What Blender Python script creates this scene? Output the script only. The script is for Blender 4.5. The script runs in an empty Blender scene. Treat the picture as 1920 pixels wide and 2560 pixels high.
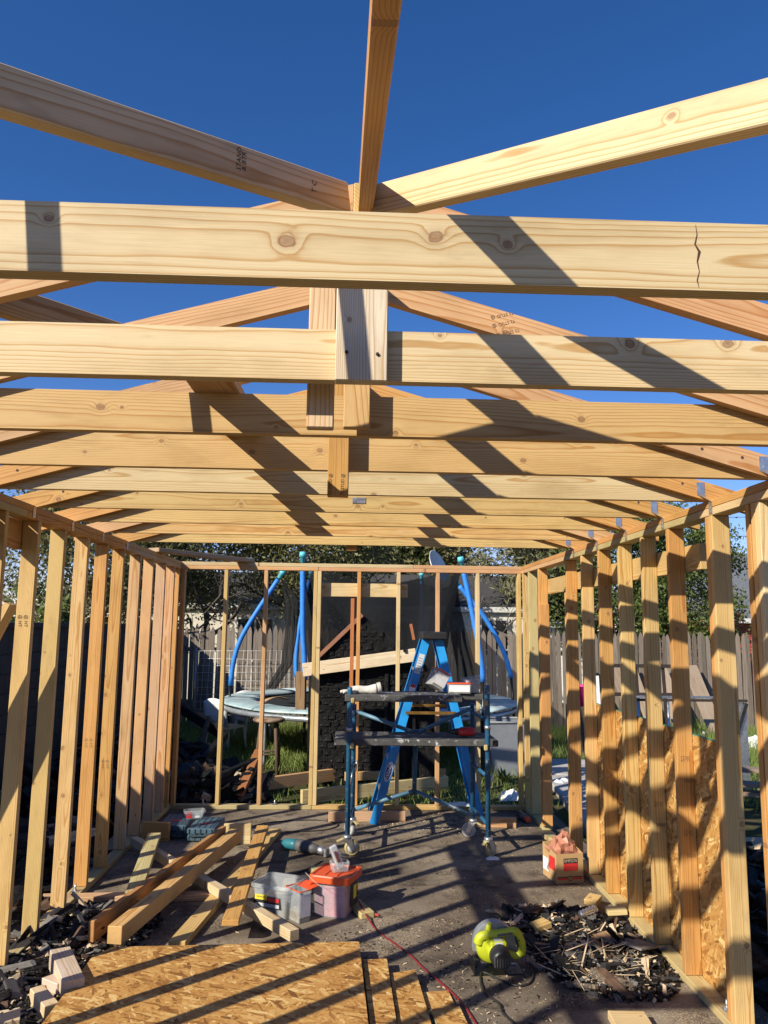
import bpy, bmesh, math, random
import numpy as np
from mathutils import Vector, Matrix
rad = math.radians
scene = bpy.context.scene
col = scene.collection

# ------------------------------------------------------------------ camera
ZC = 1.8034
F_PX, PITCH, YAW, ROLL = 1963.6, .1448, .038, .0126          # solved from the photograph's vanishing lines
_f = Vector((math.sin(YAW)*math.cos(PITCH), math.cos(YAW)*math.cos(PITCH), math.sin(PITCH)))
_r = Vector((math.cos(YAW), -math.sin(YAW), 0)); _u = _r.cross(_f)
_rt = math.cos(ROLL)*_r + math.sin(ROLL)*_u
_up = -math.sin(ROLL)*_r + math.cos(ROLL)*_u
cam_d = bpy.data.cameras.new('camera'); cam = bpy.data.objects.new('camera', cam_d); col.objects.link(cam)
cam.matrix_world = Matrix(((_rt.x, _up.x, -_f.x, 0), (_rt.y, _up.y, -_f.y, 0), (_rt.z, _up.z, -_f.z, ZC), (0, 0, 0, 1)))
cam_d.sensor_fit = 'VERTICAL'; cam_d.sensor_height = 36; cam_d.lens = 36*F_PX/2560
cam_d.clip_start = .02; cam_d.clip_end = 3000
scene.camera = cam

def PX(px, py, x=None, y=None, z=None):
    """survey helper: the point of the place seen at photo pixel (px,py) on a given plane"""
    d = _f + _rt*((px-960)/F_PX) - _up*((py-1280)/F_PX)
    t = x/d.x if x is not None else (y/d.y if y is not None else (z-ZC)/d.z)
    return Vector((0, 0, ZC)) + d*t

# ------------------------------------------------------------------ sky, sun, exposure
TO_SUN = Vector((-1, -.88, .82)).normalized()
EL = math.asin(TO_SUN.z); AZ = math.atan2(TO_SUN.x, TO_SUN.y)
w = bpy.data.worlds.new('World'); scene.world = w; w.use_nodes = True
nt = w.node_tree; nt.nodes.clear()
sky = nt.nodes.new('ShaderNodeTexSky'); sky.sky_type = 'NISHITA'; sky.sun_disc = False
sky.sun_elevation = EL; sky.sun_rotation = AZ
sky.altitude = 1600; sky.air_density = 1.0; sky.dust_density = .25; sky.ozone_density = 3.0
hs = nt.nodes.new('ShaderNodeHueSaturation'); hs.inputs['Saturation'].default_value = 1.28
bg = nt.nodes.new('ShaderNodeBackground'); bg.inputs[1].default_value = .095
ow = nt.nodes.new('ShaderNodeOutputWorld')
tn = nt.nodes.new('ShaderNodeMix'); tn.data_type = 'RGBA'; tn.blend_type = 'MULTIPLY'; tn.inputs[0].default_value = 1; tn.inputs[7].default_value = (1.25, .97, 1.12, 1)
nt.links.new(sky.outputs[0], hs.inputs['Color']); nt.links.new(hs.outputs[0], tn.inputs[6]); nt.links.new(tn.outputs[2], bg.inputs[0]); nt.links.new(bg.outputs[0], ow.inputs[0])
sl = bpy.data.lights.new('sun', 'SUN'); sl.energy = 5.0; sl.angle = rad(.55); sl.color = (1, .92, .77)
sun = bpy.data.objects.new('sun', sl); col.objects.link(sun)
sun.rotation_euler = (-TO_SUN).to_track_quat('-Z', 'Y').to_euler()
vs = scene.view_settings; vs.view_transform = 'Standard'; vs.look = 'None'; vs.exposure = 0.5; vs.gamma = 1
vs.use_curve_mapping = False

scene.cycles.diffuse_bounces = 2
rnd = random.Random(7)
# ------------------------------------------------------------------ node helpers and materials
class NT:
    def __init__(s, name):
        s.m = bpy.data.materials.new(name); s.m.use_nodes = True; s.t = s.m.node_tree
        s.b = s.t.nodes['Principled BSDF']; s.o = s.t.nodes['Material Output']
    def n(s, typ, props=None, **ins):
        q = s.t.nodes.new('ShaderNode'+typ)
        for k, v in (props or {}).items(): setattr(q, k, v)
        for k, v in ins.items():
            key = int(k[1:]) if k[0] == '_' and k[1:].isdigit() else k.replace('_', ' ')
            s.set(q.inputs[key], v)
        return q
    def set(s, sock, v):
        if hasattr(v, 'outputs'): v = v.outputs[0]
        if isinstance(v, bpy.types.NodeSocket): s.t.links.new(v, sock)
        elif isinstance(v, (tuple, list)) and len(v) == 3 and sock.type == 'RGBA': sock.default_value = (*v, 1)
        else: sock.default_value = v
    def math(s, op, a, b=0., c=0., clamp=False):
        q = s.n('Math', {'operation': op, 'use_clamp': clamp}); s.set(q.inputs[0], a); s.set(q.inputs[1], b); s.set(q.inputs[2], c); return q.outputs[0]
    def mix(s, fac, a, b, typ='MIX'):
        q = s.n('Mix', {'data_type': 'RGBA', 'blend_type': typ}); s.set(q.inputs[0], fac); s.set(q.inputs[6], a); s.set(q.inputs[7], b); return q.outputs[2]
    def ramp(s, fac, stops):
        q = s.n('ValToRGB'); e = q.color_ramp.elements
        while len(e) > len(stops): e.remove(e[-1])
        while len(e) < len(stops): e.new(.5)
        for el, (p, c) in zip(e, stops):
            el.position = p; el.color = (*c, 1) if len(c) == 3 else c
        s.set(q.inputs[0], fac); return q.outputs[0]
    def noise(s, vec, scale, detail=3., rough=.55, dist=0.):
        q = s.n('TexNoise', Scale=scale, Detail=detail, Roughness=rough, Distortion=dist)
        if vec is not None: s.set(q.inputs['Vector'], vec)
        return q.outputs[0]
    def vec(s, x, y, z):
        q = s.n('CombineXYZ'); s.set(q.inputs[0], x); s.set(q.inputs[1], y); s.set(q.inputs[2], z); return q.outputs[0]
    def bump(s, h, strength=.3, dist=.01):
        q = s.n('Bump', Strength=strength, Distance=dist, Height=h); s.set(s.b.inputs['Normal'], q.outputs[0])
    def done(s, color=None, rough=.6, metal=0., spec=.5):
        if color is not None: s.set(s.b.inputs['Base Color'], color)
        s.set(s.b.inputs['Roughness'], rough); s.set(s.b.inputs['Metallic'], metal); s.set(s.b.inputs['Specular IOR Level'], spec)
        return s.m

def wood_material(name='lumber', ring=.95, rough=.62, grime=.4):
    """sawn softwood: growth rings about a pith line beside the board, knots, fibre; tint = object colour"""
    k = NT(name)
    tc = k.n('TexCoord'); oi = k.n('ObjectInfo'); sep = k.n('SeparateXYZ', Vector=tc.outputs['Object'])
    x, y, z = sep.outputs; R = oi.outputs['Random']
    R2 = k.math('FRACT', k.math('MULTIPLY', R, 17.31)); R3 = k.math('FRACT', k.math('MULTIPLY', R, 71.7))
    xo = k.math('ADD', x, k.math('MULTIPLY', R, 53.))
    slow = k.noise(k.vec(k.math('MULTIPLY', xo, .42), k.math('MULTIPLY', y, 1.2), R3), 1., 2.)
    slow2 = k.noise(k.vec(k.math('MULTIPLY', xo, 3.5), k.math('MULTIPLY', y, 14.), k.math('MULTIPLY', z, 14.)), 1., 2.)
    # knots run through the thickness
    kv = k.vec(k.math('MULTIPLY', xo, 3.6), k.math('ADD', k.math('MULTIPLY', y, 4.6), k.math('MULTIPLY', R2, 9.)), k.math('MULTIPLY', z, .8))
    vo = k.n('TexVoronoi', {'feature': 'F1', 'voronoi_dimensions': '2D'}, Vector=kv, Scale=1., Randomness=1.); kc = k.n('SeparateColor', Color=vo.outputs['Color']); kd = k.math('ADD', k.math('DIVIDE', vo.outputs['Distance'], k.math('ADD', .35, k.math('MULTIPLY', kc.outputs[0], .75))), k.math('MULTIPLY', k.math('GREATER_THAN', kc.outputs[1], .72), .5))
    kd = k.math('ADD', kd, k.math('MULTIPLY', k.math('SUBTRACT', k.noise(kv, 9., 2.), .5), .05))
    warp = k.math('MULTIPLY', k.math('POWER', 2.718, k.math('MULTIPLY', k.math('MULTIPLY', kd, kd), -110.)), .012)
    y0 = k.math('MULTIPLY', k.math('SUBTRACT', R2, .5), .12)
    z0 = k.math('ADD', k.math('MULTIPLY', R3, .09), .035)
    dy = k.math('ADD', k.math('SUBTRACT', y, y0), k.math('MULTIPLY', k.math('SUBTRACT', slow, .5), .11))
    dz = k.math('ADD', k.math('ADD', z, z0), k.math('MULTIPLY', k.math('SUBTRACT', slow, .5), .06))
    rr = k.math('SQRT', k.math('ADD', k.math('MULTIPLY', dy, dy), k.math('MULTIPLY', dz, dz)))
    rr = k.math('ADD', k.math('ADD', rr, warp), k.math('MULTIPLY', slow2, .006))
    ph = k.math('FRACT', k.math('MULTIPLY', rr, k.math('ADD', k.math('MULTIPLY', R2, 80.), 120.)))
    ringm = k.ramp(ph, [(0, (0, 0, 0)), (.45, (.08,)*3), (.7, (.3,)*3), (.88, (1,)*3), (.95, (.8,)*3), (1, (0, 0, 0))])
    fib = k.noise(k.vec(k.math('MULTIPLY', xo, 7.), k.math('MULTIPLY', y, 420.), k.math('MULTIPLY', z, 420.)), 1., 2.)
    blot = k.noise(k.vec(k.math('MULTIPLY', xo, 1.7), k.math('MULTIPLY', y, 6.), k.math('MULTIPLY', z, 6.)), 1.6, 4., .6)
    tint = oi.outputs['Color']
    late = k.mix(1., tint, (.72, .53, .33), 'MULTIPLY')
    c = k.mix(k.math('MULTIPLY', ringm, ring), tint, late)
    c = k.mix(1., c, k.ramp(fib, [(.3, (.9,)*3), (.7, (1.06,)*3)]), 'MULTIPLY')
    c = k.mix(1., c, k.ramp(blot, [(.25, (.80, .77, .72)), (.5, (1, 1, 1)), (.75, (1.05, 1.06, 1.08))]), 'MULTIPLY')
    # rust-brown smudges and handling marks
    sm = k.noise(k.vec(k.math('MULTIPLY', xo, 2.6), k.math('MULTIPLY', y, 9.), k.math('MULTIPLY', z, 9.)), 1.3, 5., .65)
    c = k.mix(k.math('MULTIPLY', k.ramp(sm, [(.60, (0,)*3), (.74, (1,)*3)]), grime), c, (.24, .17, .105))
    # knot heart + dark rim
    kn = k.ramp(kd, [(0, (.9,)*3), (.030, (.75,)*3), (.044, (1,)*3), (.055, (.14,)*3), (.12, (0,)*3)])
    heart = k.mix(k.noise(kv, 30., 2.), (.12, .05, .02), (.33, .16, .075))
    c = k.mix(k.math('MULTIPLY', kn, .85), c, heart)
    k.bump(k.math('ADD', fib, k.math('MULTIPLY', ringm, .5)), .18, .0015)
    return k.done(c, rough, 0, .35)

WOOD = wood_material()
OLDWOOD = wood_material('weathered_wood', .9, .8, .6)

def osb_material():
    k = NT('oriented_strand_board'); tc = k.n('TexCoord')
    base = None; P = tc.outputs['Object']; wob = k.n('TexNoise', Vector=P, Scale=9., Detail=2.)
    layers = []
    for i, ang in enumerate((.2, 1.1, 2.0, 2.75)):
        mp = k.n('Mapping', {'vector_type': 'TEXTURE'}, Rotation=(0, 0, ang), Scale=(1/11, 1/55, 1/30), Vector=P, Location=(i*.31, i*.17, .04*i))
        ad = k.n('VectorMath', {'operation': 'MULTIPLY_ADD'}); k.set(ad.inputs[0], wob.outputs[1]); k.set(ad.inputs[1], (1.1, 1.1, 1.1)); k.set(ad.inputs[2], mp.outputs[0])
        v = k.n('TexVoronoi', Vector=ad.outputs[0], Scale=1.)
        layers.append((v.outputs['Color'], v.outputs['Distance']))
    cs = []
    for c, d in layers:
        s_ = k.n('SeparateColor', Color=c)
        cs.append((s_.outputs[0], s_.outputs[1]))
    cols = [k.ramp(a, [(0, (.20, .085, .02)), (.22, (.42, .205, .052)), (.7, (.52, .285, .085)), (.9, (.61, .385, .135)), (1, (.72, .51, .22))]) for a, b in cs]
    c = cols[0]
    for i in (1, 2, 3): c = k.mix(k.math('GREATER_THAN', cs[i][1], .56), c, cols[i])
    dark = k.ramp(k.noise(P, 55., 3., .7), [(.33, (.45, .36, .28)), (.45, (1, 1, 1))])
    c = k.mix(.8, c, dark, 'MULTIPLY')
    h = k.math('ADD', cs[0][0], k.math('ADD', cs[1][0], cs[2][0]))
    k.bump(h, .35, .002)
    return k.done(c, .7, 0, .3)
OSB = osb_material()

def plain(name, c, rough=.5, metal=0., spec=.5, var=.12, scale=14., bump=0., dirt=None, dirt_amt=.5):
    """painted / moulded surface with uneven tone and wear"""
    k = NT(name); tc = k.n('TexCoord'); n1 = k.noise(tc.outputs['Object'], scale, 5., .65)
    lo = tuple(v*(1-var) for v in c); hi = tuple(min(1, v*(1+var)) for v in c)
    cc = k.ramp(n1, [(.3, lo), (.7, hi)])
    if dirt is not None:
        n2 = k.noise(tc.outputs['Object'], scale*.6+3, 6., .7, .4)
        cc = k.mix(k.math('MULTIPLY', k.ramp(n2, [(.5, (0,)*3), (.66, (1,)*3)]), dirt_amt), cc, dirt)
    if bump: k.bump(k.noise(tc.outputs['Object'], scale*3, 4.), bump, .004)
    r = k.ramp(n1, [(.3, (max(0, rough-.08),)*3), (.7, (min(1, rough+.1),)*3)])
    return k.done(cc, r, metal, spec)

def clear_plastic(name, c=(.85, .87, .88), alpha=.35, rough=.25):
    k = NT(name); tr = k.n('BsdfTransparent', Color=(.93, .95, .95)); mx = k.n('MixShader', Fac=alpha)
    k.set(mx.inputs[1], tr.outputs[0]); k.done(c, rough, 0, .6); k.set(mx.inputs[2], k.b.outputs[0]); k.set(k.o.inputs['Surface'], mx.outputs[0])
    return k.m

def char_material(name='char', base=(.0045, .0044, .0045), crack=9.):
    """burnt timber: glossy black alligatored blocks, ash grey in the cracks"""
    k = NT(name); tc = k.n('TexCoord'); P = tc.outputs['Object']
    mp = k.n('Mapping', Vector=P, Scale=(crack*1.3, crack*2.6, crack*2.6))
    v = k.n('TexVoronoi', {'feature': 'DISTANCE_TO_EDGE'}, Vector=mp.outputs[0], Scale=3.)
    ash = k.noise(P, 6., 5., .7)
    c = k.mix(k.ramp(ash, [(.56, (0,)*3), (.72, (1,)*3)]), base, (.04, .036, .033))
    k.bump(k.math('MINIMUM', v.outputs[0], .12), 1., .05)
    return k.done(c, k.ramp(ash, [(.4, (.5,)*3), (.7, (.85,)*3)]), 0, .35)
CHAR = char_material()

def concrete_material():
    k = NT('stained_concrete'); tc = k.n('TexCoord'); P = tc.outputs['Object']
    big = k.noise(P, .9, 6., .62, .5); mid = k.noise(P, 4.5, 6., .7); fine = k.noise(P, 60., 4., .7)
    c = k.ramp(big, [(.3, (.058, .044, .032)), (.46, (.16, .126, .092)), (.6, (.245, .2, .148)), (.75, (.31, .268, .21))])
    c = k.mix(k.ramp(mid, [(.5, (0,)*3), (.64, (.9,)*3)]), c, (.055, .042, .032))          # soot
    c = k.mix(k.ramp(k.noise(P, 2.2, 7., .75), [(.6, (0,)*3), (.72, (.6,)*3)]), c, (.30, .27, .23))  # ash and dust film
    c = k.mix(1., c, k.ramp(fine, [(.3, (.72,)*3), (.7, (1.2,)*3)]), 'MULTIPLY')
    # flakes of sawdust and strands trodden over the slab
    mp = k.n('Mapping', Vector=P, Scale=(60, 150, 1), Rotation=(0, 0, .6)); v = k.n('TexVoronoi', Vector=mp.outputs[0], Scale=1.)
    mp2 = k.n('Mapping', Vector=P, Scale=(140, 55, 1), Rotation=(0, 0, .2)); v2 = k.n('TexVoronoi', Vector=mp2.outputs[0], Scale=1.)
    patch = k.ramp(k.noise(P, 1.6, 4., .6), [(.47, (0,)*3), (.6, (1,)*3)])
    fl = k.math('MAXIMUM', k.math('LESS_THAN', v.outputs[0], .3), k.math('LESS_THAN', v2.outputs[0], .26))
    c = k.mix(k.math('MULTIPLY', k.math('MULTIPLY', fl, patch), .8), c, (.50, .39, .25))
    k.bump(k.math('ADD', fine, k.math('MULTIPLY', mid, 2.)), .5, .006)
    return k.done(c, .85, 0, .25)

# ------------------------------------------------------------------ mesh helpers
def link(o, parent=None):
    col.objects.link(o)
    if parent is not None: o.parent = parent
    return o
def new_mesh(name, V, Fc, mat, smooth=False):
    me = bpy.data.meshes.new(name); me.from_pydata([tuple(v) for v in V], [], Fc); me.update()
    if isinstance(mat, (list, tuple)):
        for m_ in mat: me.materials.append(m_)
    elif mat is not None: me.materials.append(mat)
    if smooth: me.polygons.foreach_set('use_smooth', [True]*len(me.polygons))
    return me
LM = {}
def obj(name, me, parent=None, mw=None, color=None):
    o = bpy.data.objects.new(name, me); link(o, parent)
    if mw is not None: o.matrix_local = mw; LM[o.name] = mw.copy()
    if color is not None: o.color = (*color, 1)
    return o
def empty(name, loc=(0, 0, 0), rz=0.):
    o = bpy.data.objects.new(name, None); o.empty_display_size = .1; o.location = loc; o.rotation_euler = (0, 0, rz); return link(o)
def inv(o): return LM[o.name].inverted()
def tag(o, label, cat, group=None, kind=None):
    if label: o['label'] = label
    if cat: o['category'] = cat
    if group: o['group'] = group
    if kind: o['kind'] = kind
    return o
def struct(o): o['kind'] = 'structure'; return o

def bevel_box(l, w_, t, b=.003):
    """box with eased edges, length along X"""
    V, Fc = [], []
    hx, hy, hz = l/2, w_/2, t/2; b = min(b, hx*.45, hy*.45, hz*.45)
    idx = {}
    for sx in (-1, 1):
        for sy in (-1, 1):
            for sz in (-1, 1):
                c = (sx*hx, sy*hy, sz*hz)
                for ax in range(3):
                    p = [c[i] - (0 if i == ax else (sx, sy, sz)[i]*b) for i in range(3)]
                    idx[(sx, sy, sz, ax)] = len(V); V.append(tuple(p))
    I = lambda sx, sy, sz, ax: idx[(sx, sy, sz, ax)]
    for s in (-1, 1):
        q = [I(s, -1, -1, 0), I(s, 1, -1, 0), I(s, 1, 1, 0), I(s, -1, 1, 0)]; Fc.append(q if s > 0 else q[::-1])
        q = [I(-1, s, -1, 1), I(1, s, -1, 1), I(1, s, 1, 1), I(-1, s, 1, 1)]; Fc.append(q[::-1] if s > 0 else q)
        q = [I(-1, -1, s, 2), I(1, -1, s, 2), I(1, 1, s, 2), I(-1, 1, s, 2)]; Fc.append(q if s > 0 else q[::-1])
    for s1 in (-1, 1):
        for s2 in (-1, 1):
            q = [I(-1, s1, s2, 1), I(1, s1, s2, 1), I(1, s1, s2, 2), I(-1, s1, s2, 2)]; Fc.append(q if s1*s2 > 0 else q[::-1])
            q = [I(s1, -1, s2, 2), I(s1, 1, s2, 2), I(s1, 1, s2, 0), I(s1, -1, s2, 0)]; Fc.append(q if s1*s2 > 0 else q[::-1])
            q = [I(s1, s2, -1, 0), I(s1, s2, 1, 0), I(s1, s2, 1, 1), I(s1, s2, -1, 1)]; Fc.append(q if s1*s2 > 0 else q[::-1])
    for sx in (-1, 1):
        for sy in (-1, 1):
            for sz in (-1, 1):
                q = [I(sx, sy, sz, 0), I(sx, sy, sz, 1), I(sx, sy, sz, 2)]; Fc.append(q if sx*sy*sz > 0 else q[::-1])
    return V, Fc
_cache = {}
def box_mesh(l, w_, t, mat, b=.003):
    key = (round(l, 3), round(w_, 4), round(t, 4), mat.name, b)
    if key not in _cache: _cache[key] = new_mesh('board', *bevel_box(l, w_, t, b), mat)
    return _cache[key]
def frame_from(p0, p1, wdir):
    p0, p1 = Vector(p0), Vector(p1); X = (p1-p0).normalized(); Y = Vector(wdir); Y = (Y-X*Y.dot(X)).normalized(); Z = X.cross(Y)
    c = (p0+p1)/2
    return Matrix(((X.x, Y.x, Z.x, c.x), (X.y, Y.y, Z.y, c.y), (X.z, Y.z, Z.z, c.z), (0, 0, 0, 1))), (p1-p0).length
def board(name, p0, p1, wdir, w_=.089, t=.038, color=(.55, .38, .2), parent=None, mat=None, b=.003):
    """one piece of lumber between the centres of its ends; wdir = direction of its wide dimension"""
    mw, L = frame_from(p0, p1, wdir)
    return obj(name, box_mesh(L, w_, t, mat or WOOD, b), parent, mw, color)
def prism(name, poly, y0, y1, ang, color, parent=None, mat=None):
    """profile in the x-z plane pushed along y, local X turned by ang so the grain follows the piece"""
    cx = sum(p[0] for p in poly)/len(poly); cz = sum(p[1] for p in poly)/len(poly); ca, sa = math.cos(ang), math.sin(ang)
    L = [((px-cx)*ca+(pz-cz)*sa, -(px-cx)*sa+(pz-cz)*ca) for px, pz in poly]; h = (y1-y0)/2; n = len(L)
    # local: X along piece, Y across (up), Z = -world y
    V = [(a, b_, -h) for a, b_ in L] + [(a, b_, h) for a, b_ in L]
    Fc = [list(range(n))[::-1], list(range(n, 2*n))] + [[i, (i+1) % n, n+(i+1) % n, n+i] for i in range(n)]
    mw = Matrix(((ca, -sa, 0, cx), (0, 0, -1, (y0+y1)/2), (sa, ca, 0, cz), (0, 0, 0, 1)))
    return obj(name, new_mesh(name, V, Fc, mat or WOOD), parent, mw, color)

class MB:
    """collects boxes, tubes and lathes into one part"""
    def __init__(s): s.V = []; s.F = []; s.S = []; s.M = []
    def add(s, V, Fc, M=None, smooth=False, mi=0):
        o = len(s.V); s.V += [tuple(M @ Vector(v)) if M is not None else tuple(v) for v in V]
        s.F += [[i+o for i in f] for f in Fc]; s.S += [smooth]*len(Fc); s.M += [mi]*len(Fc); return s
    def box(s, c, size, rot=None, b=.002, mi=0):
        V, Fc = bevel_box(size[0], size[1], size[2], b); M = Matrix.Translation(c)
        if rot is not None: M = M @ (rot.to_4x4() if hasattr(rot, 'to_4x4') else Matrix.Rotation(rot, 4, 'Z'))
        return s.add(V, Fc, M, False, mi)
    def bar(s, p0, p1, wdir, w_, t, b=.002, mi=0):
        mw, L = frame_from(p0, p1, wdir); V, Fc = bevel_box(L, w_, t, b); return s.add(V, Fc, mw, False, mi)
    def tube(s, pts, r, n=10, cap=True, mi=0, closed=False):
        pts = [Vector(p) for p in pts]; m = len(pts); rr = r if isinstance(r, (list, tuple)) else [r]*m
        V, Fc = [], []; prev = None
        for i, p in enumerate(pts):
            a = pts[(i-1) % m] if (i > 0 or closed) else p; c = pts[(i+1) % m] if (i < m-1 or closed) else p
            T = (c-a).normalized()
            if prev is None: U = T.orthogonal().normalized()
            else: U = (prev-T*prev.dot(T)); U = U.normalized() if U.length > 1e-6 else T.orthogonal().normalized()
            prev = U; W = T.cross(U)
            for k in range(n):
                q = 2*math.pi*k/n; V.append(p+(U*math.cos(q)+W*math.sin(q))*rr[i])
        for i in range(m if closed else m-1):
            for k in range(n):
                a0, a1 = i*n+k, i*n+(k+1) % n; b0, b1 = ((i+1) % m)*n+k, ((i+1) % m)*n+(k+1) % n
                Fc.append([a0, a1, b1, b0])
        sm = len(Fc)
        if cap and not closed: Fc += [list(range(n))[::-1], list(range((m-1)*n, m*n))]
        o = len(s.V); s.add(V, Fc, None, True, mi)
        for j in range(len(s.S)-(len(Fc)-sm), len(s.S)): s.S[j] = False
        return s
    def lathe(s, prof, M=None, n=24, mi=0, smooth=True, cap=True):
        V, Fc = [], []; m = len(prof)
        for r, z in prof:
            for k in range(n): q = 2*math.pi*k/n; V.append((r*math.cos(q), r*math.sin(q), z))
        for i in range(m-1):
            for k in range(n): Fc.append([i*n+k, i*n+(k+1) % n, (i+1)*n+(k+1) % n, (i+1)*n+k])
        s.add(V, Fc, M, smooth, mi)
        if cap: s.add(V, [list(range(n))[::-1], list(range((m-1)*n, m*n))], M, False, mi)
        return s
    def sheet(s, grid, mi=0, smooth=True):
        """grid of points -> quads"""
        a, b = len(grid), len(grid[0]); V = [p for row in grid for p in row]
        return s.add(V, [[i*b+j, i*b+j+1, (i+1)*b+j+1, (i+1)*b+j] for i in range(a-1) for j in range(b-1)], None, smooth, mi)
    def build(s, name, mat, parent=None, color=None, mw=None):
        me = bpy.data.meshes.new(name); me.from_pydata(s.V, [], s.F)
        for m_ in (mat if isinstance(mat, (list, tuple)) else [mat]): me.materials.append(m_)
        me.polygons.foreach_set('use_smooth', s.S); me.polygons.foreach_set('material_index', s.M); me.update()
        return obj(name, me, parent, mw, color)
def RT(loc=(0, 0, 0), rx=0., ry=0., rz=0.):
    from mathutils import Euler
    return Matrix.Translation(loc) @ Euler((rx, ry, rz)).to_matrix().to_4x4()
def bez(pts, n=8):
    """Catmull-Rom through points"""
    P = [Vector(p) for p in pts]; P = [P[0]*2-P[1]]+P+[P[-1]*2-P[-2]]; out = []
    for i in range(1, len(P)-2):
        for j in range(n):
            t = j/n; a, b, c, d = P[i-1:i+3]
            out.append(.5*((2*b)+(c-a)*t+(2*a-5*b+4*c-d)*t*t+(3*b-a-3*c+d)*t**3))
    return out+[P[-2]]
def text(name, s, size, mw, mat, parent=None, shear=0., align='CENTER', xs=1.):
    """printed lettering as flat geometry just proud of its surface"""
    cu = bpy.data.curves.new(name, 'FONT'); cu.body = s; cu.size = size; cu.align_x = align; cu.align_y = 'CENTER'; cu.shear = shear; cu.resolution_u = 2; cu.space_line = .8
    t = bpy.data.objects.new(name, cu); me = bpy.data.meshes.new_from_object(t); bpy.data.objects.remove(t); bpy.data.curves.remove(cu)
    me.name = name; me.materials.clear(); me.materials.append(mat)
    if xs != 1.:
        for v in me.vertices: v.co.x *= xs
    return obj(name, me, parent, mw)
def copy_tree(o, parent=None):
    c = o.copy(); col.objects.link(c)
    if parent is not None: c.parent = parent
    for ch in list(o.children): copy_tree(ch, c)
    return c
INK = plain('ink', (.05, .04, .035), .8, var=.2)
STEEL = plain('galvanised_steel', (.55, .57, .6), .35, .9, var=.2, scale=40)
BLACKPL = plain('black_plastic', (.018, .018, .02), .45, var=.3)
# ================================================================== the setting: ground, slab, path
XL, XR, YB, ZP = -1.764, 1.751, 8.14, 2.364       # inner faces of side walls, back wall; underside of top plates
def ground_material():
    k = NT('lawn_soil'); tc = k.n('TexCoord'); P = tc.outputs['Object']
    n1 = k.noise(P, .45, 6., .65); n2 = k.noise(P, 7., 6., .7)
    c = k.mix(k.ramp(n2, [(.35, (0,)*3), (.65, (1,)*3)]), (.050, .062, .018), (.085, .080, .035))
    c = k.mix(k.ramp(n1, [(.5, (0,)*3), (.63, (1,)*3)]), c, (.16, .115, .068))
    k.bump(n2, .8, .05); return k.done(c, .95, 0, .1)
GROUND = ground_material()
V, Fc = [], []
N = 90
def gx(i): t = (i/N)*2-1; return math.copysign(abs(t)**3, t)*900
for j in range(N+1):
    for i in range(N+1):
        x_, y_ = gx(i), gx(j)+8
        z_ = -.13+.03*math.sin(x_*1.3+1)*math.cos(y_*.9) if abs(x_) < 60 else -.13
        V.append((x_, y_, z_ if not (-2.6 < x_ < 2.6 and -1.5 < y_ < 9) else -.14))
for j in range(N):
    for i in range(N): Fc.append([j*(N+1)+i, j*(N+1)+i+1, (j+1)*(N+1)+i+1, (j+1)*(N+1)+i])
struct(obj('ground', new_mesh('ground', V, Fc, GROUND, True)))
CONC = concrete_material()
s = MB(); s.box((0, 4.0, -.1), (4.05, 8.75, .2), b=.01); struct(s.build('concrete_slab', CONC))
PALEC = plain('pale_concrete', (.42, .40, .37), .9, var=.2, scale=6, bump=.3, dirt=(.2, .18, .15))
s = MB()
for i in range(4): s.box((2.75+.12*i, 7.2+1.25*i, -.11+.005*i), (1.1, 1.2, .1), rot=-.1, b=.012)
struct(s.build('path', PALEC))

# ================================================================== the timber frame
frame = tag(empty('timber_frame', (0, 0, 0)), 'unfinished building frame of new bare lumber with open studs, joists and rafters', 'building frame')
def tint(kind):
    j = lambda v, a: v*(1+rnd.uniform(-a, a))
    base = {'cream': (.645, .52, .285), 'yellow': (.60, .415, .175), 'orange': (.565, .31, .10), 'peach': (.60, .37, .185), 'pink': (.61, .40, .235),
            'green': (.50, .42, .21), 'pale': (.68, .54, .34), 'red': (.42, .18, .07), 'grey': (.42, .36, .29)}[kind]
    f = 1+rnd.uniform(-.06, .06); return tuple(min(.85, j(v, .04)*f) for v in base)
stud_h0, stud_h1 = .0405, ZP-.0005
def stud(x, y, kind, z0=stud_h0, z1=stud_h1, across='x', name='stud', t=.038):
    lean = rnd.uniform(-.0015, .0015)
    return board(name, (x, y, z0), (x+lean, y+lean, z1), (1, 0, 0) if across == 'x' else (0, 1, 0), .089, t, tint(kind), frame)
XLc, XRc, YBc = XL-.0445, XR+.0445, YB+.0445
# bottom and top plates
def plate(p0, p1, kind, z, name, wd): return board(name, (p0[0], p0[1], z), (p1[0], p1[1], z), wd, .089, .038, tint(kind), frame)
for a, b, k_ in ((.25, 3.2, 'green'), (3.203, 5.62, 'green'), (5.623, 8.138, 'green')): plate((XLc, a), (XLc, b), k_, .0195, 'bottom_plate', (1, 0, 0))
for a, b, k_ in ((.25, 4.05, 'green'), (4.053, 6.62, 'green'), (7.37, 8.138, 'green')): plate((XRc, a), (XRc, b), k_, .0195, 'bottom_plate', (1, 0, 0))
for a, b, k_ in ((XL-.089, -.372, 'green'), (-.369, XR+.089, 'yellow')): plate((a, YBc), (b, YBc), k_, .0195, 'bottom_plate', (0, 1, 0))
for a, b, k1 in ((.16, 4.28, 'green'), (4.283, 6.35, 'orange'), (6.353, 8.138, 'peach')): plate((XLc, a), (XLc, b), k1, 2.383, 'top_plate', (1, 0, 0))
for a, b, k1 in ((.16, 5.0, 'orange'), (5.003, 8.138, 'orange')): plate((XLc, a), (XLc, b), k1, 2.4215, 'top_plate', (1, 0, 0))
for a, b, k1 in ((.16, 3.9, 'cream'), (3.903, 6.45, 'green'), (6.453, 8.138, 'peach')): plate((XRc, a), (XRc, b), k1, 2.383, 'top_plate', (1, 0, 0))
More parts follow.
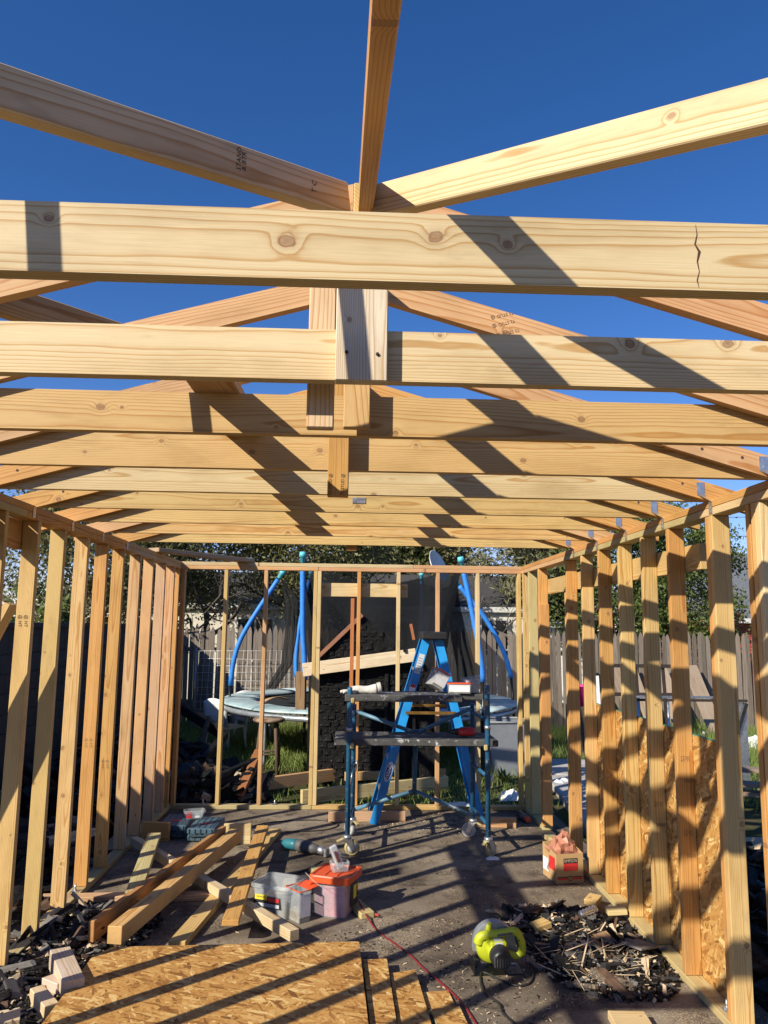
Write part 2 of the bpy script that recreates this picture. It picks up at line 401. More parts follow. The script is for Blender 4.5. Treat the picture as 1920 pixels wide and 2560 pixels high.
for a, b, k1 in ((.16, 4.6, 'orange'), (4.603, 8.138, 'orange')): plate((XRc, a), (XRc, b), k1, 2.4215, 'top_plate', (1, 0, 0))
for a, b, k1 in ((XL-.089, -.36, 'peach'), (-.357, XR+.089, 'peach')): plate((a, YBc), (b, YBc), k1, 2.383, 'top_plate', (0, 1, 0))
for a, b, k1 in ((XL-.089, -.98, 'cream'), (-.977, .62, 'cream'), (.623, XR+.089, 'peach')): plate((a, YBc), (b, YBc), k1, 2.4215, 'top_plate', (0, 1, 0))
# studs
LS = [(.30, 'orange'), (.72, 'yellow'), (1.13, 'orange'), (1.55, 'yellow'), (1.96, 'orange'), (2.38, 'yellow'), (2.79, 'orange'), (3.2, 'yellow'), (3.61, 'orange'), (4.02, 'yellow'),
      (4.434, 'yellow'), (4.845, 'yellow'), (5.278, 'yellow'), (5.691, 'orange'), (6.101, 'orange'), (6.573, 'peach'), (6.999, 'peach'), (7.451, 'pink'), (7.84, 'peach'), (8.05, 'orange')]
lstud = {}
for y_, k_ in LS: lstud[y_] = stud(XLc, y_+.019, k_)
RS = [(.30, 'orange'), (.72, 'yellow'), (1.13, 'orange'), (1.55, 'yellow'), (1.96, 'orange'), (2.38, 'yellow'), (2.79, 'orange'), (3.295, 'cream'), (3.335, 'yellow'), (3.385, 'orange'),
      (3.75, 'yellow'), (3.79, 'orange'), (4.289, 'orange'), (4.692, 'yellow'), (5.113, 'yellow'), (5.541, 'orange'), (5.963, 'yellow'), (6.404, 'orange'), (7.384, 'orange'), (7.80, 'green'), (8.06, 'yellow')]
rstud = {}
for y_, k_ in RS: rstud[y_] = stud(XRc, y_+.019, k_)
stud(XRc, 7.364, 'orange', z1=2.03, name='trimmer_stud'); stud(XRc, 6.463, 'yellow', z1=2.1, name='trimmer_stud')
for x_, k_ in ((-1.305, 'yellow'), (-.895, 'peach'), (-.386, 'yellow'), (-.345, 'cream'), (.062, 'orange'), (.473, 'cream'), (.879, 'peach'), (1.295, 'cream')):
    stud(x_, YBc, k_, across='y')
stud(XL+.02, YBc, 'orange', across='y'); stud(XR-.022, YBc, 'yellow', across='y')
stud(.0, YBc+.11, 'red', z1=2.1, across='y', name='trimmer_stud')
# blocking, headers and ledgers on the outside of the studs
board('header', (-.33, YB+.109, 2.176), (.57, YB+.109, 2.176), (0, 0, 1), .14, .038, tint('cream'), frame)
board('ledger', (XR+.1095, 4.1, 2.195), (XR+.1095, 7.42, 2.195), (0, 0, 1), .14, .038, tint('yellow'), frame)
board('ledger', (XL-.1095, 2.8, 2.285), (XL-.1095, 4.475, 2.285), (0, 0, 1), .16, .038, tint('orange'), frame)
# front wall behind the viewer: plates over a wide opening
for z_ in (2.383, 2.4215): board('top_plate', (XL+.001, .205, z_), (XR-.001, .205, z_), (0, 1, 0), .089, .038, tint('yellow'), frame)
for x_ in (-1.72, -1.33, -.93, 1.1, 1.4, 1.7): stud(x_, .205, 'yellow', z0=.001, across='y')
# outside sheathing on the right wall
o = board('sheathing_panel', (XR+.096, 3.84, .64), (XR+.096, 6.27, .64), (0, 0, 1), 1.215, .011, (.6, .4, .2), frame, OSB, .001)
GREENEDGE = plain('green_edge_paint', (.03, .22, .14), .6)
mbe = MB(); mbe.box((XR+.096, 5.055, 1.2505), (.0125, 2.43, .004), b=.001); mbe.build('painted_edge', GREENEDGE, o, mw=inv(o))

# ---- ceiling joists
J = [1.39+.604*i for i in range(9)]
MR = .285; ZB0, ZT0 = 2.935, 3.027
jk = ['cream', 'cream', 'yellow', 'yellow', 'cream', 'yellow', 'yellow', 'yellow', 'yellow']
joists = []
for i, y_ in enumerate(J):
    if i: P_ = [(-1.852, 2.4425), (1.839, 2.4425), (1.839, 2.50), (1.57, 2.58), (-1.58, 2.58), (-1.852, 2.50)]
    else: P_ = [(-1.852, 2.4425), (1.839, 2.4425), (1.839, 2.58), (-1.852, 2.58)]
    joists.append(prism('ceiling_joist', P_, y_, y_+.038, 0., tint(jk[i]), frame))
# ---- rafters (pairs against the joists), ridge, hips and the common at the hip end
rk = ['peach', 'peach', 'peach', 'orange', 'orange', 'orange', 'peach', 'orange']
rafters = {}
for i in range(1, 9):
    y0 = 2.034 if i == 1 else J[i]-.0385
    for s in (-1, 1):
        x0, x1 = .0195*s, 1.97*s
        P_ = [(x0, ZB0-MR*abs(x0)), (x1, ZB0-MR*abs(x1)), (x1, ZT0-MR*abs(x1)), (x0, ZT0-MR*abs(x0))]
        if s < 0: P_ = P_[::-1]
        # seat cut over the plates
        rafters[(i, s)] = prism('rafter', P_, y0, y0+.0375, -math.atan(MR)*s, tint(rk[i-1]), frame)
board('ridge_board', (0, 2.02, 2.958), (0, 6.26, 2.958), (0, 0, 1), .12, .036, tint('yellow'), frame)
hl = board('hip_rafter', (-.04, 1.965, 2.93), (-1.83, .175, 2.93-.262*1.79), (0, 0, 1), .089, .038, (.57, .45, .29), frame)
hr = board('hip_rafter', (.045, 1.962, 2.925), (1.83, .177, 2.925-.262*1.785), (0, 0, 1), .089, .038, tint('cream'), frame)
board('common_rafter', (.0155, 2.015, 2.966), (.042, .16, 2.446), (0, 0, 1), .089, .039, tint('orange'), frame)
# king posts and ties hung at the centre
gus = board('tie_post', (.011, 1.9745, 2.43), (.011, 1.9745, 2.88), (1, 0, 0), .136, .037, (.70, .60, .45), frame)
for dx, dz in ((-.028, 2.505), (.052, 2.502)):
    m_ = MB(); m_.lathe([(.0045, 0), (.0045, .003), (.0, .003)], RT((dx, 1.955, dz), rx=rad(90)), 12); m_.build('bolt_hole', INK, gus, mw=inv(gus))
board('tie_post', (-.098, 2.0925, 2.334), (-.098, 2.0925, 2.9), (1, 0, 0), .074, .036, (.66, .49, .31), frame)
board('tie_post', (.002, 2.5435, 2.452), (.002, 2.5435, 2.9), (1, 0, 0), .088, .036, tint('yellow'), frame)
p5 = board('tie_post', (-.0685, 3.145, 2.32), (-.0685, 3.145, 2.9), (1, 0, 0), .085, .036, tint('orange'), frame)
for i, dz in ((5, 2.50), (6, 2.52), (8, 2.40)): board('tie_post', (-.05+.02*i/5, J[i]+.058, dz), (-.05+.02*i/5, J[i]+.058, 2.93), (1, 0, 0), .085, .036, tint('orange'), frame)
board('strongback', (-.478, 2.30, 2.5995), (-.43, 5.9, 2.5995), (1, 0, 0), .155, .038, tint('peach'), frame)
board('wind_brace', (-1.075, 2.074, 2.70), (-.615, 2.534, 2.688), (0, 0, 1), .089, .038, (.50, .36, .20), frame)
board('corner_brace', (-1.80, 7.12, 2.4605), (-1.08, 8.2, 2.4605), (1, -.65, 0), .14, .038, (.40, .30, .19), frame)
# nail plate on a far joist
m_ = MB(); m_.box((0, 0, 0), (.075, .034, .003), b=.001)
for i in range(9): m_.box((-.032+.008*i, .008, .0025), (.003, .012, .003), b=.0005); m_.box((-.032+.008*i, -.008, .0025), (.003, .012, .003), b=.0005)
m_.build('mending_plate', STEEL, frame, mw=Matrix.Translation((.025, J[5]-.0028, 2.51)) @ Matrix.Rotation(rad(90), 4, 'X'))
# hurricane ties
def tie(i, s):
    xw = (XR if s > 0 else XL); y0 = (J[i]-.0385)-.0015
    m = MB()
    rx_ = xw-.03*s; zr = ZB0-MR*abs(rx_)
    if s > 0: m.add([(rx_-.03*s, y0, zr+.025), (rx_+.008*s, y0, zr+.03), (rx_+.008*s, y0, zr+.085), (rx_-.03*s, y0, zr+.085)], [[0, 1, 2, 3]])
    if s > 0: m.add([(rx_-.03*s, y0, zr+.025), (rx_+.008*s, y0, zr+.03), (xw-.0025*s, y0+.005, 2.436), (xw-.0025*s, y0-.03, 2.43)], [[0, 1, 2, 3]])
    m.add([(xw-.0025*s, y0+.005, 2.436), (xw-.0025*s, y0-.03, 2.43), (xw-.0025*s, y0-.03, 2.372), (xw-.0025*s, y0+.005, 2.372)], [[0, 1, 2, 3]])
    for dz in (.04, .07) if s > 0 else (): m.box((rx_-.012*s, y0-.001, zr+dz), (.006, .002, .006), b=.0005)
    for dz in (2.386, 2.404): m.box((xw-.004*s, y0-.012, dz), (.003, .006, .006), b=.0005)
    t_ = m.build('hurricane_tie', STEEL, frame)
    md = t_.modifiers.new('thickness', 'SOLIDIFY'); md.thickness = .002; md.offset = 0
for i in range(2, 9):
    tie(i, 1); tie(i, -1)
# grade stamps and pencil marks printed on the lumber
def stamp_on(o, s, size, p, nrm, upv, mat=INK, xs=1.):
    n_ = Vector(nrm).normalized(); u_ = Vector(upv); u_ = (u_-n_*u_.dot(n_)).normalized(); r_ = u_.cross(n_); p = Vector(p)+n_*.0008
    mw = Matrix(((r_.x, u_.x, n_.x, p.x), (r_.y, u_.y, n_.y, p.y), (r_.z, u_.z, n_.z, p.z), (0, 0, 0, 1)))
    text('grade_stamp', s, size, inv(o) @ mw, mat, o, xs=xs)
STAMP = plain('faded_ink', (.16, .09, .05), .8, var=.3)
for y_, z_ in ((4.434, 1.81), (4.845, 1.78), (5.691, 1.93), (6.101, .77), (5.691, .98)):
    for dx in (-.018, .014): stamp_on(lstud[y_], '@ HT', .026, (XLc+dx, y_, z_), (0, -1, 0), (1, 0, 0), STAMP)
for y_, z_ in ((3.79, .62), (4.289, .74), (4.692, .80), (4.289, 1.12)):
    stamp_on(rstud[y_], 'STUD\nHT 73', .02, (XRc, y_, z_), (0, -1, 0), (0, 0, 1), STAMP); stamp_on(rstud[y_], '|||||||||', .022, (XRc+.012, y_, z_-.11), (0, -1, 0), (0, 0, 1), INK)
stamp_on(rstud[3.79], 'HT', .03, (XRc+.02, 3.79, .5), (0, -1, 0), (1, 0, 0), STAMP)
hn = Vector((1, -1, 0)).normalized()
def on_hip(d, dz): 
    a = LM[hl.name] @ Vector((0, 0, 0)); X = (LM[hl.name].to_3x3() @ Vector((1, 0, 0))); p0 = Vector((-.04, 1.965, 2.93)); return p0+X*d+hn*.0192+Vector((0, 0, dz))
stamp_on(hl, 'STAND\n& BTR', .018, on_hip(.36, .008), hn, (-1, -1, 0)); stamp_on(hl, 'T C', .022, on_hip(.13, .0), hn, (-1, -1, 0))
r1 = rafters[(2, 1)]; yr = J[2]-.0385
for dx, dz in ((.50, .0), (.515, -.028), (.495, .028)): stamp_on(r1, '73 STUD @', .016, (dx, yr, (ZB0+ZT0)/2-MR*dx+dz), (0, -1, 0), (.285, 0, -1), STAMP)
for dx in (-.03, .02): stamp_on(p5, '75 STUD @', .017, (-.0685+dx, 3.127, 2.37), (0, -1, 0), (-1, 0, 0), INK)
# nail heads: dark holes in the rafters' ends
_h = MB(); _h.lathe([(.0065, 0), (.0065, .0008)], None, 8); HOLE = new_mesh('nail_hole', _h.V, _h.F, INK)
for (i, s), o in rafters.items():
    for dd, dz in ((1.62, .05), (1.45, .035), (1.3, .06)):
        y0 = (2.034 if i == 1 else J[i]-.0385)-.0006
        obj('nail_hole', HOLE, o, inv(o) @ RT((dd*s, y0, ZB0-MR*dd+dz), rx=rad(90)))
# anchor bolts through the plates
def anchor(x_, y_):
    m = MB(); m.tube([(x_, y_, .03), (x_, y_, .085)], .007, 8); m.lathe([(.014, .0), (.014, .01)], Matrix.Translation((x_, y_, .043)), 6, smooth=False); m.box((x_, y_, .041), (.045, .045, .003), b=.001)
    m.build('anchor_bolt', STEEL, frame)
for p_ in ((XRc, 3.93), (XLc, 5.6), (-1.45, YBc), (-.74, YBc), (1.05, YBc)): anchor(*p_)

# props leaning on the outside of the left wall (their shadows fall across the near studs)
for y_, w_ in ((4.135, .145), (4.565, .115)):
    tag(board('wall_prop', (-2.815, y_, -.12), (-1.935, y_, 1.905), (0, 1, 0), w_, .038, tint('yellow')), 'timber prop leaning on the outside of left wall, %s one' % ('nearer' if y_ < 4.3 else 'farther'), 'prop', 'props on the left wall')

# split and resin streak near the right end of the nearest joist
m = MB(); zz = [2.575, 2.555, 2.535, 2.52, 2.50, 2.48, 2.462, 2.447]; xx = [.645, .647, .642, .650, .645, .648, .643, .646]; ww = [.0004, .001, .0016, .0028, .0014, .0007, .0012, .0004]
m.sheet([[(x_-w_, 1.3894, z_), (x_+w_, 1.3894, z_)] for x_, z_, w_ in zip(xx, zz, ww)], smooth=False); m.build('split', plain('resin_split', (.10, .045, .02), .6, var=.3), joists[0], mw=inv(joists[0]))
# ================================================================== the yard behind
GZ = -.13
# ---- picket fence
fence = tag(empty('picket_fence', (2.5, 15.6, GZ)), 'grey weathered picket fence with pointed tops along the back of the yard', 'fence')
pv = [(-.044, 0), (.044, 0), (.044, 1.80), (.024, 1.885), (0, 1.93), (-.024, 1.885), (-.044, 1.80)]
V = [(a, -.009, b) for a, b in pv]+[(a, .009, b) for a, b in pv]; n = 7
PK = new_mesh('picket', V, [list(range(n)), list(range(n, 2*n))[::-1]]+[[(i+1) % n, i, n+i, n+(i+1) % n] for i in range(n)], None)
def fence_material():
    k = NT('weathered_cedar'); tc = k.n('TexCoord'); oi = k.n('ObjectInfo'); sp = k.n('SeparateXYZ', Vector=tc.outputs['Object'])
    st = k.noise(k.vec(k.math('ADD', k.math('MULTIPLY', sp.outputs[0], 70.), k.math('MULTIPLY', oi.outputs['Random'], 90.)), sp.outputs[1], k.math('MULTIPLY', sp.outputs[2], 2.2)), 1., 5., .7)
    c = k.mix(1., oi.outputs['Color'], k.ramp(st, [(.25, (.35, .33, .31)), (.5, (.9, .9, .9)), (.75, (1.35, 1.33, 1.3))]), 'MULTIPLY')
    k.bump(st, .5, .01); return k.done(c, .9, 0, .15)
PK.materials.append(fence_material())
for i in range(131):
    ff = rnd.uniform(.7, 1.25); x_ = -4.0+.1*i; new = i in (31, 64, 98)
    c_ = (.42, .25, .10) if new else tuple(v*ff for v in (.225, .187, .15))
    h = rnd.uniform(.965, 1.01)-(.012 if x_ > 2.5 else 0)
    obj('picket', PK, fence, Matrix.Translation((x_-2.5+rnd.uniform(-.006, .006), rnd.uniform(-.01, .01), 0)) @ Matrix.Rotation(rnd.uniform(-.014, .014), 4, 'Y') @ Matrix.Diagonal((1, 1, h, 1)), c_)
for z_ in (.45, 1.45): board('rail', (-6.5, .045, z_), (6.6, .045, z_), (0, 0, 1), .085, .038, (.2, .17, .14), fence, OLDWOOD)
# ---- block wall on the left
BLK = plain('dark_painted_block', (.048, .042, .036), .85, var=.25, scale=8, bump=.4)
bwall = tag(empty('block_wall', (-3.6, 10, GZ)), 'dark grey concrete block wall standing in shade behind the left studs', 'wall')
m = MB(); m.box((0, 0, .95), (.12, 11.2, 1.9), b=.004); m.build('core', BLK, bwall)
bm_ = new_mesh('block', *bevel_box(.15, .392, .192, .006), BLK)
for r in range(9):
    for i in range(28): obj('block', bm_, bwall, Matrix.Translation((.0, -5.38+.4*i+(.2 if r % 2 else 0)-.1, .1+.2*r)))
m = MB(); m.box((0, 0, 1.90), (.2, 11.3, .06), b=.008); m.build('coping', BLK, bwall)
# ---- neighbour's houses
STUC = plain('cream_stucco', (.62, .58, .48), .9, var=.1, scale=5, bump=.3, dirt=(.4, .36, .28), dirt_amt=.4)
ROOFG = plain('grey_shingle', (.05, .047, .044), .9, var=.35, scale=22, bump=.6)
GLASS = plain('dark_glass', (.012, .014, .018), .12, var=.2); TRIM = plain('white_trim', (.6, .6, .56), .6)
def house(name, label, x0, x1, y0, y1, ze, zr, wallm, roofm, wins, over=.35):
    h = tag(empty(name, ((x0+x1)/2, y0, GZ)), label, 'house'); ox, oy = (x0+x1)/2, y0
    m = MB(); m.box((0, (y1-y0)/2, (ze-GZ)/2), (x1-x0, y1-y0, ze-GZ), b=.01); m.build('wall', wallm, h)
    W = (x1-x0)/2+over; D = y1-y0; e = ze-GZ; r_ = zr-GZ
    m = MB(); t = .1
    for a, b in ((-over, D/2), (D+over, D/2)):
        V = [(-W, a, e-.06), (W, a, e-.06), (W, b, r_), (-W, b, r_), (-W, a, e-.06+t), (W, a, e-.06+t), (W, b, r_+t), (-W, b, r_+t)]
        m.add(V, [[0, 3, 2, 1], [4, 5, 6, 7], [0, 1, 5, 4], [1, 2, 6, 5], [3, 0, 4, 7]])
    for s_ in (-1, 1): m.add([(s_*(W-over), .0, e), (s_*(W-over), D, e), (s_*(W-over), D/2, r_)], [[0, 1, 2]])
    rf = m.build('roof', roofm, h)
    m = MB(); m.box((0, -over-.015, e-.02), (2*W, .03, .14), b=.004); m.build('fascia', TRIM, rf)
    for (wx0, wx1, wz0, wz1) in wins:
        cx, cz = (wx0+wx1)/2-ox, (wz0+wz1)/2-GZ; ww, wh = wx1-wx0, wz1-wz0
        m = MB()
        for s_ in (-1, 1): m.box((cx+s_*(ww/2+.03), -.02, cz), (.06, .05, wh+.12), b=.004); m.box((cx, -.02, cz+s_*(wh/2+.03)), (ww, .05, .06), b=.004)
        m.box((cx, -.02, cz), (.05, .04, wh), b=.004)
        wf = m.build('window', TRIM, h); m = MB(); m.box((cx, -.004, cz), (ww, .012, wh), b=.001); m.build('pane', GLASS, wf)
    return h
a_, b_ = PX(1204, 1577, y=21.), PX(1268, 1552, y=21.)
house('neighbour_house', 'cream neighbour house with dark shingle roof and paired window behind picket fence', -7.5, 4.75, 21., 26., 2.3, 3.25, STUC, ROOFG,
      [(a_.x, b_.x, 1.25, b_.z), (-3.0, -2.1, .9, 1.95), (.5, 1.5, 1.1, 1.95)], over=.1)
house('white_shed', 'small white shed beyond the fence, seen between right wall studs', 5.15, 6.0, 20., 22., 1.92, 2.5, plain('white_paint', (.75, .75, .72), .7, dirt=(.4, .38, .34)), ROOFG, [])
REDP = plain('red_siding', (.50, .075, .055), .7, var=.12)
rh = house('red_house', 'red clapboard house with grey roof beyond fence at far right', 10.6, 16.5, 23., 29., 2.12, 4.3, REDP, plain('slate_roof', (.13, .14, .155), .85, var=.25, scale=15, bump=.4), [])
for i in range(8): m = MB(); m.box((0, -.012, .35+.25*i), (5.9, .025, .235), rot=Matrix.Rotation(.05, 3, 'X'), b=.003); m.build('clapboard', REDP, rh)
# ---- trees
def leaf_material(name, c1, c2, tr=.25):
    k = NT(name); tc = k.n('TexCoord'); n1 = k.noise(tc.outputs['Object'], 1.1, 4., .6); n2 = k.noise(tc.outputs['Object'], 9., 2.)
    c = k.mix(k.math('ADD', k.math('MULTIPLY', n1, .6), k.math('MULTIPLY', n2, .4)), c1, c2)
    t = k.n('BsdfTranslucent', Color=c); mx = k.n('MixShader', Fac=tr); k.done(c, .5, 0, .35)
    k.set(mx.inputs[1], k.b.outputs[0]); k.set(mx.inputs[2], t.outputs[0]); k.set(k.o.inputs['Surface'], mx.outputs[0]); return k.m
BARK = plain('bark', (.10, .078, .058), .95, var=.35, scale=12, bump=.8); GREYBARK = plain('grey_bark', (.20, .175, .15), .95, var=.3, scale=10, bump=.6)
def leaves_mesh(name, pts, nrm, size, mat, rng, aspect=.5):
    n = len(pts); d = rng.normal(size=(n, 3)); d /= np.linalg.norm(d, axis=1)[:, None]
    d = d*.85+nrm*.4; d /= np.linalg.norm(d, axis=1)[:, None]
    a = np.cross(d, rng.normal(size=(n, 3))); a /= np.linalg.norm(a, axis=1)[:, None]; b = np.cross(d, a)
    s = size*rng.uniform(.55, 1.35, n)[:, None]
    V = np.stack([pts-a*s*.5, pts+b*s*aspect*.5+a*s*.05, pts+a*s*.5, pts-b*s*aspect*.5+a*s*.05], 1).reshape(-1, 3)
    me = bpy.data.meshes.new(name); me.vertices.add(4*n); me.vertices.foreach_set('co', V.astype(np.float32).ravel())
    me.loops.add(4*n); me.loops.foreach_set('vertex_index', np.arange(4*n, dtype=np.int32)); me.polygons.add(n)
    me.polygons.foreach_set('loop_start', np.arange(0, 4*n, 4, dtype=np.int32)); me.update(calc_edges=True); me.materials.append(mat); return me
def limbs(m, p, d, L, r, depth, rng, tips, up=.15):
    n = 5; pts = [Vector(p)]; dd = Vector(d).normalized()
    for i in range(n):
        dd = (dd+Vector(rng.normal(size=3))*.16+Vector((0, 0, up*.4))).normalized(); pts.append(pts[-1]+dd*(L/n))
    m.tube(pts, [r*(1-.55*i/n) for i in range(n+1)], 6 if depth > 1 else 4, cap=False); tips.append(pts[-1])
    if depth:
        for k in range(3 if depth > 1 else 4):
            q = pts[2+int(rng.integers(0, n-1))]; a = Vector(rng.normal(size=3)); a = (a-dd*a.dot(dd)).normalized()
            limbs(m, q, dd*.55+a*.8, L*rng.uniform(.5, .72), r*.5, depth-1, rng, tips, up)
def tree(name, label, x, y, H, R, zlow, n, mat, size, seed, bark=BARK, group=None, depth=2, aspect=.5, sparse=.0):
    rng = np.random.default_rng(seed); t = tag(empty(name, (x, y, GZ)), label, 'tree', group)
    m = MB(); tips = []; limbs(m, (0, 0, -.1), (rng.normal()*.06, rng.normal()*.06, 1), H*.42, .055*H**.5, depth+1, rng, tips); m.build('trunk', bark, t)
    if n == 0: return t
    nc = int(70*(R/1.6)**2*(1-sparse)); cc = []
    while len(cc) < nc:
        u = rng.normal(size=3); u /= np.linalg.norm(u); rr = rng.uniform(.35, 1.)**.6
        c = u*rr*np.array([R, R, (H-zlow)/2])*(1+.18*math.sin(5*u[0]+seed)*math.cos(4*u[2]))+np.array([0, 0, (H+zlow)/2]); cc.append(c)
    cc = np.array(cc); k = rng.integers(0, nc, n); sg = R*.17
    off = rng.normal(size=(n, 3))*sg*np.array([1, 1, .75]); pts = cc[k]+off
    nr = off+np.array([0, 0, .12]); nr /= np.linalg.norm(nr, axis=1)[:, None]
    obj('crown', leaves_mesh('crown', pts, nr, size, mat, rng, aspect), t)
    return t
LF1 = leaf_material('olive_leaf', (.06, .065, .022), (.27, .25, .10)); LF2 = leaf_material('green_leaf', (.035, .062, .016), (.19, .235, .06), .3); LF3 = leaf_material('grey_green_leaf', (.09, .095, .05), (.28, .265, .15), .2)
TG = 'trees beyond the fence'
tree('olive_tree', 'dense dark olive tree above block wall, seen between left studs', -5.2, 16.2, 5.0, 1.7, 1.4, 22000, LF1, .1, 1, group=TG)
tree('olive_tree', 'olive tree filling back wall bay beside left corner', -3.4, 18.3, 5.4, 1.9, 2.35, 26000, LF1, .095, 2, group=TG)
tree('olive_tree', 'olive tree behind tall blue pole with teal cap', -1.1, 18.6, 5.5, 1.9, 2.3, 26000, LF1, .095, 3, group=TG)
tree('leafy_tree', 'brighter green tree above header block in back wall', 1.0, 28.2, 7.2, 2.4, 2.6, 22000, LF2, .14, 4, group=TG)
tree('olive_tree', 'olive tree behind the house roof near satellite dish', 2.3, 28.0, 6.0, 2.2, 2.6, 12000, LF1, .18, 5, group=TG)
tree('drooping_tree', 'grey green feathery tree leaning over neighbour house roof', 4.95, 20.2, 4.9, 1.45, 2.4, 13000, LF3, .2, 6, GREYBARK, TG, aspect=.22)
tree('leafy_tree', 'dark green tree right of white shed beyond fence', 6.6, 19.2, 4.9, 1.75, 1.2, 26000, LF2, .095, 7, group=TG)
tree('leafy_tree', 'tallest dark green tree at right, beside red house', 7.75, 18.4, 5.3, 1.4, .9, 26000, LF2, .09, 8, group=TG)
tree('olive_tree', 'small olive tree between feathery tree and dark green trees', 5.6, 21.0, 4.9, 1.3, 1.8, 12000, LF1, .12, 11, group=TG)
tree('bare_tree', 'leafless grey tree behind block wall at far left edge', -5.9, 13.2, 4.4, 1., 1.5, 0, LF1, .1, 9, GREYBARK, None, depth=3)
tree('yellowing_bush', 'low yellow green bush just behind block wall at far left', -4.6, 11.6, 2.45, .7, 1.2, 2600, LF2, .09, 10, BARK, None, depth=1)
tree('pink_flower_bush', 'bush with pink blossom against red house', 10.2, 21.5, 2.75, .5, 1.2, 1500, leaf_material('pink_petal', (.45, .12, .12), (.6, .3, .22)), .09, 12, BARK, None, depth=1)
# ---- satellite dish on the neighbour's roof edge
d0 = PX(1085, 1420, y=17.2); t = tag(empty('satellite_dish', d0), 'white oval satellite dish on a mast above back wall plate', 'satellite dish')
m = MB(); WHT = plain('white_enamel', (.75, .75, .73), .4)
m.lathe([(.001, .02), (.15, .035), (.3, .085), (.37, .13), (.36, .135), (.29, .095), (.15, .05), (.001, .035)], Vector((.78, -.5, .38)).to_track_quat('Z', 'Y').to_matrix().to_4x4(), 28, cap=False); m.build('dish', WHT, t)
m = MB(); m.tube([(.02, .05, 0), (.1, .12, -.25), (.1, .12, d0.z*-1+GZ)], .022, 8); m.build('mast', STEEL, t)
m = MB(); m.tube([(0, 0, -.25), (-.22, -.35, -.1)], .012, 6); m.box((-.22, -.36, -.08), (.07, .1, .06)); m.build('receiver_arm', STEEL, t)
# ---- trampoline
TC = Vector((.3, 12.8, GZ)); TR, TZ = 2.3, .74
tramp = tag(empty('trampoline', TC), 'round trampoline with blue foam poles and black safety net behind back wall', 'trampoline')
BLUEF = plain('blue_foam', (.03, .22, .66), .55, var=.1, dirt=(.02, .1, .4), dirt_amt=.4); TEAL = plain('teal_cap', (.12, .52, .60), .4); TUBEG = plain('grey_steel_tube', (.34, .38, .41), .4, .5, var=.15)
PADT = plain('teal_vinyl', (.34, .46, .47), .5, var=.25, scale=5, dirt=(.55, .56, .53), dirt_amt=.85); MATB = plain('black_mesh_mat', (.014, .014, .016), .7, var=.2)
m = MB(); m.tube([(TR*math.cos(q), TR*math.sin(q), TZ-.03) for q in np.linspace(0, 2*math.pi, 48, endpoint=False)], .038, 10, closed=True); m.build('rim', TUBEG, tramp)
m = MB(); m.lathe([(.01, TZ+.0), (1.2, TZ+.0), (1.78, TZ+.02)], None, 48, cap=False); m.build('mat', MATB, tramp)
for i in range(8):
    a0, a1 = 2*math.pi*i/8, 2*math.pi*(i+1)/8-.012; m = MB()
    m.sheet([[(r_*math.cos(q), r_*math.sin(q), z_+.006*math.sin(9*q)) for q in np.linspace(a0, a1, 8)] for r_, z_ in ((1.74, TZ+.035), (1.9, TZ+.06), (2.2, TZ+.062), (2.3, TZ+.05), (2.33, TZ+.03))])
    p = m.build('pad_section', PADT, tramp); md = p.modifiers.new('t', 'SOLIDIFY'); md.thickness = .012
def lp(px, py, y): q = PX(px, py, y=y)-TC; return q
poles = {'L': [(572, 1752), (583, 1660), (601, 1600), (632, 1545), (668, 1490), (702, 1438)], 'R': [(1284, 1723), (1268, 1655), (1245, 1600), (1205, 1535), (1170, 1492), (1143, 1458)],
         'FL': [(763, 1735), (761, 1650), (757, 1580), (757, 1490), (757, 1396)], 'FR': [(1208, 1735), (1204, 1660), (1190, 1580), (1172, 1490), (1154, 1408)],
         'BL': [(742, 1720), (740, 1650), (748, 1570), (762, 1500), (776, 1438)], 'BR': [(1060, 1718), (1057, 1640), (1056, 1560), (1055, 1500), (1054, 1442)]}
py_ = {'L': 12.8, 'R': 12.8, 'FL': 10.85, 'FR': 10.85, 'BL': 14.8, 'BR': 14.8}; tops = {}
for k_, pts in poles.items():
    P_ = bez([lp(a, b, py_[k_]) for a, b in pts], 5); m = MB(); m.tube(P_[2:-1], .038, 10); pl_ = m.build('foam_pole', BLUEF, tramp); tops[k_] = P_[-1]
    d_ = (P_[-1]-P_[-2]).normalized(); m = MB(); m.tube([P_[-1]-d_*.06, P_[-1]+d_*.02, P_[-1]+d_*.025, P_[-1]+d_*.09], [.036, .036, .052, .042], 10); m.build('pole_cap', TEAL, pl_)
    m = MB(); b0 = P_[0]; m.tube([P_[2], (b0.x, b0.y, TZ-.1), (b0.x*1.0, b0.y, .35)], .022, 8); m.build('sleeve', plain('black_tube', (.02,)*3, .3, .4) if 'black_tube' not in bpy.data.materials else bpy.data.materials['black_tube'], pl_)
BT = bpy.data.materials['black_tube']
for i in range(4):
    a = rad(35+90*i); m = MB(); f_ = lambda q, z_, r_=TR-.02: (r_*math.cos(a+q), r_*math.sin(a+q), z_)
    m.tube(bez([f_(-.26, TZ), f_(-.26, .22), f_(-.22, .03), f_(.22, .03), f_(.26, .22), f_(.26, TZ)], 5), .022, 8); m.build('leg', BT if i % 2 else TUBEG, tramp)
def net_material(name='black_netting', fac=.76):
    k = NT(name); tr = k.n('BsdfTransparent'); mx = k.n('MixShader', Fac=fac); k.done((.018, .019, .021), .9, 0, .1)
    k.set(mx.inputs[1], tr.outputs[0]); k.set(mx.inputs[2], k.b.outputs[0]); k.set(k.o.inputs['Surface'], mx.outputs[0]); return k.m
NET = net_material(); NETD = net_material('gathered_netting', .88)
